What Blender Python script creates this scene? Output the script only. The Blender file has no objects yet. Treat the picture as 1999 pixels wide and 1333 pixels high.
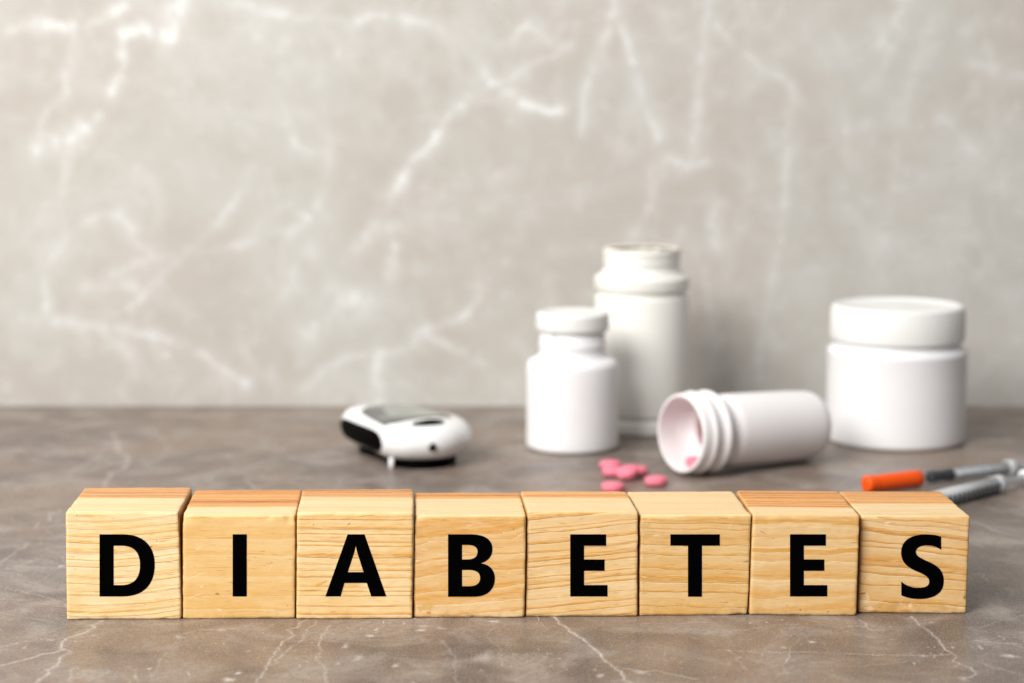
import bpy, bmesh, math, random
import numpy as np
from mathutils import Vector, Matrix, noise as mnoise

# ------------------------------------------------------------------ camera
SC = bpy.context.scene
COL = SC.collection
cam_d = bpy.data.cameras.new('camera')
cam = bpy.data.objects.new('camera', cam_d)
COL.objects.link(cam)
SC.camera = cam
cam.location = (0.0, 0.0, 0.19)
cam.rotation_euler = (math.radians(90) - math.atan(566.5 / 4200.0), 0, 0)
cam_d.sensor_width = 36.0
cam_d.lens = 4200.0 / 1999.0 * 36.0
cam_d.clip_start = 0.02
cam_d.clip_end = 20.0
cam_d.dof.use_dof = True
cam_d.dof.focus_distance = 0.722
cam_d.dof.aperture_fstop = 9.6
cam_d.dof.aperture_blades = 0

# ------------------------------------------------------------------ world + lamps
W = bpy.data.worlds.new('World')
SC.world = W
W.use_nodes = True
W.node_tree.nodes['Background'].inputs['Color'].default_value = (0.97, 0.985, 1.0, 1)
W.node_tree.nodes['Background'].inputs['Strength'].default_value = 0.20
SC.view_settings.view_transform = 'Standard'
SC.view_settings.look = 'None'
SC.view_settings.exposure = 0.0
SC.view_settings.gamma = 1.0
SC.cycles.use_denoising = True
SC.cycles.max_bounces = 10


def area_lamp(name, loc, target, sx, sy, power, color):
    d = bpy.data.lights.new(name, 'AREA')
    d.shape = 'RECTANGLE'
    d.size = sx
    d.size_y = sy
    d.energy = power
    d.color = color
    o = bpy.data.objects.new(name, d)
    COL.objects.link(o)
    o.location = loc
    o.rotation_euler = (Vector(target) - Vector(loc)).to_track_quat('-Z', 'Y').to_euler()
    return o


area_lamp('softbox_left', (-0.95, -0.42, 1.20), (0.0, 0.95, 0.03), 0.95, 0.95, 51.0, (1.0, 0.975, 0.94))
area_lamp('softbox_overhead', (-0.15, 0.55, 1.35), (0.0, 0.85, 0.0), 0.9, 0.6, 4.0, (1.0, 0.99, 0.98))
area_lamp('added_wall_fill_left', (-0.75, 0.55, 0.75), (-0.34, 1.147, 0.30), 0.35, 0.35, 3.6, (1.0, 0.94, 0.86))  # added lamp that brightens and warms the upper left of the wall

MM = 0.001


# ------------------------------------------------------------------ node helpers
class NT:
    def __init__(self, name):
        self.m = bpy.data.materials.new(name)
        self.m.use_nodes = True
        self.t = self.m.node_tree
        self.b = self.t.nodes['Principled BSDF']
        self.out = self.t.nodes['Material Output']

    def n(self, kind, **kw):
        nd = self.t.nodes.new(kind)
        for k, v in kw.items():
            setattr(nd, k, v)
        return nd

    def l(self, a, b):
        self.t.links.new(a, b)

    def put(self, sock, v):
        if hasattr(v, 'is_linked') or isinstance(v, bpy.types.NodeSocket):
            self.l(v, sock)
        else:
            sock.default_value = v

    def math(self, op, a, b=None, c=None, clamp=False):
        nd = self.n('ShaderNodeMath', operation=op, use_clamp=clamp)
        self.put(nd.inputs[0], a)
        if b is not None:
            self.put(nd.inputs[1], b)
        if c is not None:
            self.put(nd.inputs[2], c)
        return nd.outputs[0]

    def mapr(self, v, a, b, c=0.0, d=1.0, smooth=True):
        nd = self.n('ShaderNodeMapRange', interpolation_type='SMOOTHSTEP' if smooth else 'LINEAR')
        self.put(nd.inputs['Value'], v)
        nd.inputs['From Min'].default_value = a
        nd.inputs['From Max'].default_value = b
        nd.inputs['To Min'].default_value = c
        nd.inputs['To Max'].default_value = d
        return nd.outputs['Result']

    def mix(self, f, a, b, mode='MIX'):
        nd = self.n('ShaderNodeMix', data_type='RGBA', blend_type=mode)
        self.put(nd.inputs[0], f)
        self.put(nd.inputs[6], a if not isinstance(a, tuple) else (a + (1,))[:4])
        self.put(nd.inputs[7], b if not isinstance(b, tuple) else (b + (1,))[:4])
        return nd.outputs[2]

    def mixf(self, f, a, b):
        nd = self.n('ShaderNodeMix', data_type='FLOAT')
        self.put(nd.inputs[0], f)
        self.put(nd.inputs[2], a)
        self.put(nd.inputs[3], b)
        return nd.outputs[0]

    def coords(self, which='Object', scale=(1, 1, 1), loc=(0, 0, 0)):
        tc = self.n('ShaderNodeTexCoord')
        mp = self.n('ShaderNodeMapping')
        mp.inputs['Scale'].default_value = scale
        mp.inputs['Location'].default_value = loc
        self.l(tc.outputs[which], mp.inputs['Vector'])
        return mp.outputs[0]

    def noise(self, vec, scale, detail=2.0, rough=0.5, dist=0.0, dims='3D', w=None):
        nd = self.n('ShaderNodeTexNoise', noise_dimensions=dims)
        if vec is not None:
            self.l(vec, nd.inputs['Vector'])
        if w is not None:
            self.put(nd.inputs['W'], w)
        nd.inputs['Scale'].default_value = scale
        nd.inputs['Detail'].default_value = detail
        nd.inputs['Roughness'].default_value = rough
        nd.inputs['Distortion'].default_value = dist
        return nd.outputs['Fac']

    def ramp(self, v, stops, interp='LINEAR'):
        nd = self.n('ShaderNodeValToRGB')
        nd.color_ramp.interpolation = interp
        el = nd.color_ramp.elements
        while len(el) < len(stops):
            el.new(0.5)
        for e, (p, c) in zip(el, stops):
            e.position = p
            e.color = c + (1,) if len(c) == 3 else c
        self.put(nd.inputs[0], v)
        return nd.outputs[0]

    def bump(self, h, strength, dist, normal=None):
        nd = self.n('ShaderNodeBump')
        nd.inputs['Strength'].default_value = strength
        nd.inputs['Distance'].default_value = dist
        self.l(h, nd.inputs['Height'])
        if normal is not None:
            self.l(normal, nd.inputs['Normal'])
        return nd.outputs[0]


def plain(name, color, rough=0.4, spec=0.5, sss=0.0, bump=0.0, coat=0.0):
    """Plastic with slight wear: fine noise in colour, roughness and relief."""
    k = NT(name)
    v = k.coords('Object')
    n1 = k.noise(v, 90.0, 4.0)
    c2 = tuple(min(1.0, x * 0.94) for x in color)
    k.l(k.mix(n1, color, c2), k.b.inputs['Base Color'])
    k.l(k.mapr(n1, 0.3, 0.7, rough * 0.9, rough * 1.12), k.b.inputs['Roughness'])
    k.b.inputs['Specular IOR Level'].default_value = spec
    if sss:
        k.b.inputs['Subsurface Weight'].default_value = sss
        k.b.inputs['Subsurface Radius'].default_value = (0.004, 0.0035, 0.003)
        k.b.inputs['Subsurface Scale'].default_value = 1.0
    if coat:
        k.b.inputs['Coat Weight'].default_value = coat
    if bump:
        k.l(k.bump(k.noise(v, 900.0, 2.0), bump, 0.0001), k.b.inputs['Normal'])
    return k.m


# ------------------------------------------------------------------ object helpers
def tag(o, label=None, cat=None, group=None, kind=None):
    for k, v in (('label', label), ('category', cat), ('group', group), ('kind', kind)):
        if v:
            o[k] = v
    return o


def obj(name, me, mat=None, parent=None, loc=None, rot=None, smooth=True):
    if isinstance(me, bmesh.types.BMesh):
        b = me
        me = bpy.data.meshes.new(name)
        b.to_mesh(me)
        b.free()
    if mat is not None:
        me.materials.clear()
        me.materials.append(mat)
    if smooth:
        me.polygons.foreach_set('use_smooth', [True] * len(me.polygons))
    o = bpy.data.objects.new(name, me)
    COL.objects.link(o)
    if parent is not None:
        o.parent = parent
    if loc is not None:
        o.location = loc
    if rot is not None:
        o.rotation_euler = rot
    return o


def grid_mesh(name, P, closed_u=False, closed_v=False):
    """P: array (nu, nv, 3) -> quad mesh."""
    nu, nv = P.shape[:2]
    V = P.reshape(-1, 3)
    i = np.arange(nu if closed_u else nu - 1)
    j = np.arange(nv if closed_v else nv - 1)
    I, J = np.meshgrid(i, j, indexing='ij')
    I2 = (I + 1) % nu
    J2 = (J + 1) % nv
    F = np.stack([I * nv + J, I2 * nv + J, I2 * nv + J2, I * nv + J2], -1).reshape(-1, 4)
    me = bpy.data.meshes.new(name)
    me.vertices.add(len(V))
    me.vertices.foreach_set('co', V.astype(np.float32).ravel())
    me.loops.add(F.size)
    me.loops.foreach_set('vertex_index', F.astype(np.int32).ravel())
    me.polygons.add(len(F))
    me.polygons.foreach_set('loop_start', np.arange(0, F.size, 4, dtype=np.int32))
    me.polygons.foreach_set('loop_total', np.full(len(F), 4, dtype=np.int32))
    me.update(calc_edges=True)
    return me


def lathe(profile, segs=96, rfun=None, name='lathe'):
    """profile: list of (r, z) in mm about z; returns a bmesh, ends closed when r = 0."""
    bm = bmesh.new()
    rings = []
    for (r, z) in profile:
        if r <= 1e-6:
            rings.append([bm.verts.new((0, 0, z * MM))])
        else:
            ring = []
            for k in range(segs):
                a = 2 * math.pi * k / segs
                rr = r + (rfun(a, r, z) if rfun else 0.0)
                ring.append(bm.verts.new((rr * math.cos(a) * MM, rr * math.sin(a) * MM, z * MM)))
            rings.append(ring)
    for a, b in zip(rings, rings[1:]):
        for k in range(segs):
            k2 = (k + 1) % segs
            if len(a) == 1 and len(b) == 1:
                break
            if len(a) == 1:
                bm.faces.new((a[0], b[k2], b[k]))
            elif len(b) == 1:
                bm.faces.new((a[k], a[k2], b[0]))
            else:
                bm.faces.new((a[k], a[k2], b[k2], b[k]))
    bmesh.ops.recalc_face_normals(bm, faces=bm.faces)
    return bm


def arc(cx, cz, r, a0, a1, n=6):
    return [(cx + r * math.cos(math.radians(a0 + (a1 - a0) * i / n)),
             cz + r * math.sin(math.radians(a0 + (a1 - a0) * i / n))) for i in range(n + 1)]


# ------------------------------------------------------------------ measured marks (metres on their surface)
TABLE_VEINS = [
    (0.0007,0.8,[(-0.13784,0.70505),(-0.13907,0.70244),(-0.14003,0.69854),(-0.14027,0.69278),(-0.14287,0.68711),(-0.14566,0.67785),(-0.14507,0.67181),(-0.14338,0.67002),(-0.14677,0.66588),(-0.152,0.66004),(-0.15593,0.65602),(-0.15969,0.65147)]),
    (0.0007,0.7,[(-0.14215,0.66883),(-0.14298,0.66178),(-0.14179,0.65147),(-0.14273,0.64311),(-0.14453,0.63335)]),
    (0.0005,0.7,[(-0.069,0.70637),(-0.07183,0.69661),(-0.07457,0.69342),(-0.07139,0.68711),(-0.07455,0.67724),(-0.07579,0.66588),(-0.07661,0.65147),(-0.07705,0.64146),(-0.07689,0.63069)]),
    (0.00045,0.55,[(-0.06641,0.70637),(-0.0679,0.69469),(-0.06823,0.684),(-0.07086,0.67361),(-0.07353,0.66004),(-0.07629,0.65147)]),
    (0.0005,0.55,[(-0.06068,0.69984),(-0.06191,0.68836),(-0.0625,0.67603),(-0.06188,0.66178),(-0.05862,0.65034),(-0.0549,0.63069)]),
    (0.00075,0.9,[(0.01368,0.71303),(0.0156,0.70505),(0.01751,0.69854),(0.02189,0.68524),(0.02494,0.67664),(0.02844,0.6612),(0.03195,0.64978),(0.03392,0.64146),(0.03688,0.62963)]),
    (0.0006,0.65,[(0.03201,0.65091),(0.03814,0.64643),(0.04603,0.64588),(0.05045,0.64146),(0.05642,0.63765)]),
    (0.0004,0.8,[(0.06574,0.67002),(0.07376,0.66824),(0.08998,0.66706),(0.10605,0.66529),(0.12214,0.66412),(0.13984,0.6647)]),
    (0.0006,0.75,[(0.13566,0.71102),(0.13751,0.69342),(0.13891,0.67482),(0.14062,0.66295),(0.14204,0.65034),(0.14288,0.64311),(0.14097,0.63928),(0.13814,0.63928)]),
    (0.0004,0.5,[(0.14564,0.65602),(0.15135,0.64922),(0.15733,0.64146)]),
    (0.0004,0.4,[(0.0692,0.67181),(0.07157,0.66295),(0.07198,0.65147),(0.07328,0.64588)]),
    (0.0003,0.45,[(0.09725,0.70968),(0.10307,0.70178),(0.11037,0.69342),(0.11729,0.684)]),
    (0.00035,0.4,[(0.03768,0.69854),(0.05158,0.70178),(0.06893,0.70374),(0.08457,0.70505)]),
    (0.0003,0.45,[(0.06253,0.68962),(0.07643,0.69342),(0.08568,0.69984),(0.0962,0.70178)]),
    (0.0005,0.3,[(-0.02326,0.68091),(-0.0195,0.66588),(-0.01735,0.64588),(-0.01649,0.63069)]),
    (0.0004,0.3,[(-0.00588,0.69661),(-0.00455,0.67482),(-0.00312,0.65147)]),
    (0.0004,0.3,[(-0.11135,0.66883),(-0.11016,0.65147),(-0.10833,0.63069)]),
    (0.0004,0.3,[(0.04945,0.67181),(0.04769,0.65147)]),
    (0.0004,0.35,[(-0.11975,0.65147),(-0.1159,0.64037),(-0.11343,0.63335)]),
    (0.0005,0.4,[(-0.13364,0.63335),(-0.13572,0.65147),(-0.13222,0.64588)]),
    (0.0005,0.55,[(-0.18556,0.75339),(-0.16993,0.7409),(-0.15553,0.7281),(-0.15399,0.72324)]),
    (0.0008,0.5,[(-0.19106,0.77646),(-0.19065,0.79926),(-0.18845,0.81375),(-0.18863,0.82075)]),
    (0.0006,0.5,[(-0.18513,0.78365),(-0.18066,0.78934),(-0.17904,0.7951),(-0.17088,0.78852)]),
    (0.0005,0.35,[(-0.17976,0.81202),(-0.17119,0.79926),(-0.16708,0.78689)]),
    (0.0022,0.45,[(-0.20008,1.065),(-0.19209,1.02959),(-0.18192,1.00028),(-0.17796,0.97133),(-0.18297,0.96284),(-0.18026,0.93593),(-0.18046,0.91916)]),
    (0.002,0.25,[(-0.19651,1.01606),(-0.19639,0.99002),(-0.19984,0.97133),(-0.20777,0.95331)]),
    (0.002,0.2,[(-0.23196,1.04348),(-0.21618,1.01606),(-0.22515,0.99002)]),
    (0.002,0.25,[(-0.12924,0.95331),(-0.11491,0.99002),(-0.09695,1.00288),(-0.08836,1.01606)]),
    (0.002,0.2,[(-0.18123,1.07237),(-0.1667,1.02959),(-0.16524,0.99002)]),
    (0.0016,0.3,[(0.18766,0.85754),(0.19285,0.84338),(0.20171,0.82965)]),
    (0.0014,0.3,[(0.20044,0.88731),(0.20461,0.87717),(0.21531,0.88731)]),
    (0.0015,0.3,[(0.15589,0.99002),(0.16479,0.97133),(0.15395,0.94745),(0.14532,0.93593)]),
    (0.0015,0.2,[(-0.00918,0.95924),(0.0024,0.94166),(0.01859,0.95331)]),
    (0.0004,0.4,[(0.15013,0.68091),(0.15943,0.68524),(0.16692,0.68214)]),
    (0.0004,0.35,[(0.15261,0.69661),(0.16172,0.70309),(0.1742,0.71303)]),
    (0.00035,0.35,[(-0.175,0.7164),(-0.16474,0.70968),(-0.15295,0.70309)]),
    (0.0004,0.4,[(-0.11091,0.68711),(-0.10189,0.69469),(-0.0951,0.69469),(-0.09024,0.69661)]),
    (0.0003,0.4,[(-0.0829,0.69214),(-0.07815,0.70309),(-0.07591,0.70637)]),
    (0.0005,0.3,[(-0.03713,0.66004),(-0.02731,0.65716),(-0.0159,0.65147)]),
    (0.00035,0.3,[(0.12575,0.65716),(0.1121,0.6526),(0.10233,0.65147),(0.09911,0.64588)]),
]
TABLE_SPOTS = [
    (-0.08649,0.63657,0.00172,0.00271,0.9),
    (-0.08441,0.64366,0.00126,0.00138,0.8),
    (-0.10885,0.68462,0.00151,0.00249,0.5),
    (-0.10799,0.68338,0.00067,0.00124,0.3),
    (-0.04663,0.68648,0.00185,0.00157,0.9),
    (-0.0537,0.67361,0.00148,0.00303,0.5),
    (-0.03622,0.65204,0.00144,0.00226,0.7),
    (-0.00594,0.7044,0.00172,0.00197,0.8),
    (0.02713,0.64092,0.00157,0.00219,0.6),
    (0.09736,0.67907,0.00116,0.00184,0.7),
    (0.15768,0.66295,0.0026,0.00293,0.7),
    (-0.00884,0.66178,0.00292,0.00705,0.4),
    (-0.09628,0.69342,0.00169,0.00159,0.6),
    (-0.0844,0.66824,0.00082,0.00178,0.5),
    (-0.05442,0.65374,0.00064,0.0017,0.5),
    (-0.06611,0.66706,0.00049,0.00118,0.5),
    (-0.00944,0.64643,0.00064,0.00167,0.6),
    (-0.0485,0.66062,0.00195,0.00408,0.35),
    (-0.03012,0.69342,0.00136,0.00191,0.7),
    (-0.0293,0.69854,0.00239,0.0013,0.5),
    (-0.04455,0.69088,0.00068,0.00095,0.7),
    (0.01062,0.6612,0.00064,0.00146,0.4),
    (0.05981,0.68338,0.00067,0.00155,0.4),
    (0.0108,0.64256,0.00063,0.00221,0.4),
    (-0.15092,0.68152,0.00066,0.00124,0.5),
    (0.124,0.68214,0.00067,0.00124,0.4),
    (0.15056,0.67361,0.00082,0.00181,0.5),
    (0.06778,0.6543,0.00065,0.00172,0.4),
    (0.03963,0.64477,0.00221,0.00222,0.5),
    (0.1378,0.63765,0.00157,0.00218,0.5),
    (0.14074,0.70309,0.00051,0.00131,0.4),
    (-0.02375,0.69597,0.0017,0.00193,0.4),
    (-0.14478,0.81549,0.00178,0.00262,0.6),
    (-0.16778,0.78285,0.00115,0.00242,0.7),
    (-0.13994,0.74307,0.00073,0.0011,0.5),
    (-0.05934,0.7044,0.00206,0.00131,0.3),
]
WALL_VEINS = [
    (0.004,0.5,[(-0.15104,0.21542),(-0.13488,0.21275),(-0.12415,0.20794),(-0.11063,0.20874),(-0.09716,0.20607),(-0.08363,0.20687),(-0.07282,0.20741),(-0.05664,0.2034),(-0.04177,0.20286),(-0.03233,0.1967),(-0.02153,0.18732),(-0.01613,0.18194),(-0.01342,0.17656)]),
    (0.0036,0.75,[(-0.01072,0.17387),(-0.02023,0.16713),(-0.02976,0.15903),(-0.03659,0.14956),(-0.04069,0.14468)]),
    (0.0034,0.7,[(-0.04206,0.14278),(-0.0503,0.13055),(-0.05718,0.12102),(-0.06132,0.11474)]),
    (0.003,0.6,[(-0.01474,0.1967),(-0.00934,0.19134),(-0.00392,0.19322),(0.00284,0.19938),(0.00824,0.20553)]),
    (0.0035,0.85,[(0.00014,0.19536),(0.00824,0.20473),(0.01637,0.1967),(0.02449,0.19322),(0.03045,0.19322)]),
    (0.0035,0.55,[(-0.01072,0.17252),(0.00014,0.17925),(0.01368,0.18597),(0.02586,0.18866)]),
    (0.004,0.9,[(-0.00394,0.16713),(0.00829,0.16173),(0.01916,0.15957),(0.0265,0.15795)]),
    (0.007,1,[(-0.17201,0.21941),(-0.17547,0.20874),(-0.18162,0.19938)]),
    (0.005,0.9,[(-0.17975,0.19804),(-0.18648,0.19938),(-0.19458,0.20018),(-0.20542,0.19911)]),
    (0.0035,0.6,[(-0.20542,0.19911),(-0.20571,0.18732),(-0.20455,0.17925),(-0.21295,0.16848)]),
    (0.0045,0.65,[(-0.26349,0.20179),(-0.24857,0.2034),(-0.23104,0.20206)]),
    (0.004,0.6,[(-0.23104,0.20206),(-0.216,0.20874),(-0.20452,0.21408)]),
    (0.0035,0.5,[(-0.22972,0.20072),(-0.23558,0.18463),(-0.23664,0.16578)]),
    (0.003,0.5,[(-0.23746,0.16578),(-0.24719,0.15768),(-0.25303,0.14414),(-0.2548,0.13055)]),
    (0.005,0.85,[(-0.25327,0.13599),(-0.24883,0.1482),(-0.24362,0.14007),(-0.2381,0.14278),(-0.23119,0.14631),(-0.22835,0.15091)]),
    (0.006,0.7,[(-0.23394,0.14549),(-0.22703,0.14956)]),
    (0.004,0.6,[(-0.23541,0.14142),(-0.23836,0.13327),(-0.23971,0.1142)]),
    (0.003,0.55,[(-0.22005,0.15633),(-0.2243,0.14956)]),
    (0.003,0.45,[(-0.13703,0.12919),(-0.14455,0.11966),(-0.15299,0.106),(-0.15861,0.09778),(-0.17257,0.08405),(-0.18371,0.07579),(-0.19493,0.06475),(-0.20481,0.05368)]),
    (0.0045,0.35,[(-0.17534,0.08267),(-0.19733,0.07992),(-0.214,0.07165)]),
    (0.003,0.4,[(-0.17531,0.08405),(-0.15333,0.0868),(-0.12582,0.09366),(-0.11759,0.09504)]),
    (0.0035,0.35,[(-0.258,0.06889),(-0.24376,0.0868),(-0.2297,0.10052),(-0.21865,0.10463),(-0.20507,0.10052),(-0.20047,0.0868),(-0.19185,0.07992)]),
    (0.004,0.4,[(-0.26415,0.04759),(-0.24765,0.04675),(-0.23668,0.04537),(-0.22023,0.04259),(-0.20678,0.02868)]),
    (0.0035,0.45,[(-0.23392,0.04537),(-0.20645,0.04259),(-0.18456,0.03564),(-0.16543,0.02729),(-0.15451,0.02032),(-0.14361,0.01193)]),
    (0.004,0.35,[(-0.25344,0.08405),(-0.25126,0.06475),(-0.2502,0.05368)]),
    (0.006,0.3,[(-0.23069,0.06337),(-0.21968,0.0642),(-0.20318,0.06475)]),
    (0.006,0.8,[(-0.08374,0.05701),(-0.09202,0.05368)]),
    (0.006,0.6,[(-0.09898,0.04675),(-0.10729,0.04259),(-0.1101,0.03842)]),
    (0.005,0.3,[(-0.09602,0.06475),(-0.1044,0.05368)]),
    (0.004,0.55,[(-0.07184,-0.00067),(-0.07203,0.00914),(-0.07444,0.01892),(-0.07162,0.02589)]),
    (0.0035,0.45,[(-0.0716,0.02868),(-0.05502,0.03147),(-0.04946,0.03981),(-0.03014,0.04814),(-0.01911,0.05645),(-0.0169,0.06475)]),
    (0.003,0.35,[(-0.04671,0.03842),(-0.01918,0.02729),(0.00014,0.01193)]),
    (0.003,0.3,[(-0.07297,0.02868),(-0.0937,0.02589),(-0.11323,0.00914)]),
    (0.006,0.35,[(-0.06132,0.11474),(-0.0682,0.10873),(-0.07652,0.09504),(-0.08208,0.0868)]),
    (0.007,0.35,[(-0.07102,0.09778),(-0.05459,0.10052),(-0.0409,0.10189),(-0.03132,0.10326)]),
    (0.006,0.3,[(-0.0629,0.08542),(-0.06576,0.07027)]),
    (0.006,0.3,[(-0.12081,0.0606),(-0.11648,0.07579),(-0.10678,0.08405)]),
    (0.005,0.3,[(-0.12014,0.10873),(-0.10931,0.10052),(-0.12037,0.09229)]),
    (0.004,0.3,[(-0.10014,0.18194),(-0.10172,0.16308),(-0.09659,0.13599),(-0.10374,0.10873)]),
    (0.004,0.35,[(-0.12341,0.16578),(-0.11567,0.13599),(-0.10749,0.13599)]),
    (0.004,0.3,[(-0.04629,0.11693),(-0.0217,0.11966),(0.00014,0.12783)]),
    (0.005,0.3,[(-0.13512,0.19804),(-0.12445,0.18732),(-0.11885,0.20072)]),
    (0.0035,0.4,[(0.05411,0.21808),(0.05228,0.20874),(0.04618,0.18732),(0.03948,0.17118),(0.03687,0.14685)]),
    (0.0035,0.5,[(0.05228,0.20874),(0.05828,0.20072),(0.0638,0.18463),(0.06938,0.16578),(0.07493,0.15227),(0.07826,0.14414)]),
    (0.0045,0.3,[(0.10457,0.21808),(0.1017,0.18732),(0.09928,0.16308),(0.0982,0.13871),(0.09557,0.13055)]),
    (0.0035,0.42,[(0.07524,0.11693),(0.07783,0.13191),(0.0901,0.13191),(0.0956,0.12783),(0.10318,0.13191)]),
    (0.004,0.4,[(0.07596,0.12783),(0.07392,0.11147),(0.07072,0.10189),(0.06531,0.09366),(0.06321,0.0813)]),
    (0.0035,0.32,[(0.10827,0.2034),(0.12747,0.18463),(0.14884,0.17118),(0.14749,0.15497),(0.14682,0.13055),(0.14501,0.10873)]),
    (0.006,0.45,[(0.20658,0.21808),(0.2016,0.20072),(0.19502,0.19268)]),
    (0.0045,0.5,[(0.20305,0.1967),(0.19911,0.19134),(0.19533,0.17925),(0.19135,0.17522),(0.18736,0.17171)]),
    (0.006,0.4,[(0.22127,0.2034),(0.21681,0.18732),(0.21173,0.17387),(0.20819,0.15227)]),
    (0.004,0.35,[(0.24398,0.18463),(0.25489,0.18194),(0.27104,0.1771)]),
    (0.0035,0.3,[(0.20928,0.16308),(0.20463,0.13055),(0.20241,0.10873)]),
    (0.0035,0.45,[(0.14501,0.10873),(0.14255,0.09229),(0.14008,0.07579),(0.13686,0.05368),(0.13395,0.02868),(0.13333,0.01473)]),
    (0.005,0.25,[(0.19876,0.08954),(0.19933,0.06475)]),
    (0.005,0.3,[(0.10948,0.10873),(0.10554,0.09504),(0.10976,0.0868)]),
    (0.005,0.25,[(0.07576,0.21141),(0.0893,0.20741)]),
    (0.006,0.25,[(0.22851,0.15497),(0.24537,0.13599),(0.26205,0.12511)]),
    (0.005,0.2,[(0.16259,0.19),(0.18955,0.19536)]),
    (0.006,0.2,[(0.09049,0.09504),(0.08246,0.07579)]),
    (0.005,0.25,[(0.10454,0.06475),(0.10894,0.04259),(0.10784,0.02032)]),
]
WALL_SPOTS = [
    (-0.09193,0.18919,0.00162,0.00269,0.7),
    (-0.17533,0.08295,0.00247,0.00192,0.6),
    (-0.24162,0.08515,0.00219,0.00192,0.5),
    (-0.18317,0.03648,0.00276,0.00222,0.7),
    (-0.10929,0.10189,0.00328,0.00328,0.5),
    (-0.0629,0.08625,0.00274,0.00247,0.5),
    (-0.25215,0.06254,0.0033,0.00249,0.5),
    (-0.26002,0.04759,0.00441,0.00277,0.4),
    (-0.01863,0.02701,0.00221,0.00251,0.6),
    (-0.20542,0.02812,0.00331,0.00335,0.5),
    (-0.16544,0.02673,0.00249,0.00195,0.4),
    (-0.1861,0.02812,0.00275,0.00223,0.4),
    (-0.09007,0.0559,0.00495,0.00387,0.5),
    (-0.23679,0.14061,0.00326,0.00814,0.3),
    (0.01526,0.05645,0.00165,0.00166,0.2),
    (0.04618,0.18732,0.0019,0.00214,0.4),
    (0.12704,0.21355,0.0027,0.00213,0.5),
    (0.17701,0.14766,0.00245,0.00244,0.4),
    (0.23009,0.14685,0.00272,0.00244,0.4),
    (0.26772,0.16173,0.00245,0.00243,0.4),
    (0.26209,0.12375,0.00437,0.00435,0.35),
    (0.09422,0.12865,0.00328,0.00218,0.5),
    (0.14323,0.13327,0.00273,0.00327,0.35),
    (-0.22857,0.14278,0.00599,0.00488,0.3),
    (-0.18105,0.20072,0.00379,0.00802,0.4),
    (-0.04363,0.10189,0.01231,0.00547,0.25),
    (-0.13233,0.2034,0.01622,0.01068,0.2),
    (-0.20033,0.12783,0.00273,0.00272,0.3),
    (-0.14048,0.20072,0.00811,0.00535,0.1),
    (0.24081,0.20072,0.00541,0.00535,0.25),
    (0.20295,0.20072,0.01082,0.01603,0.22),
]
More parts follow.
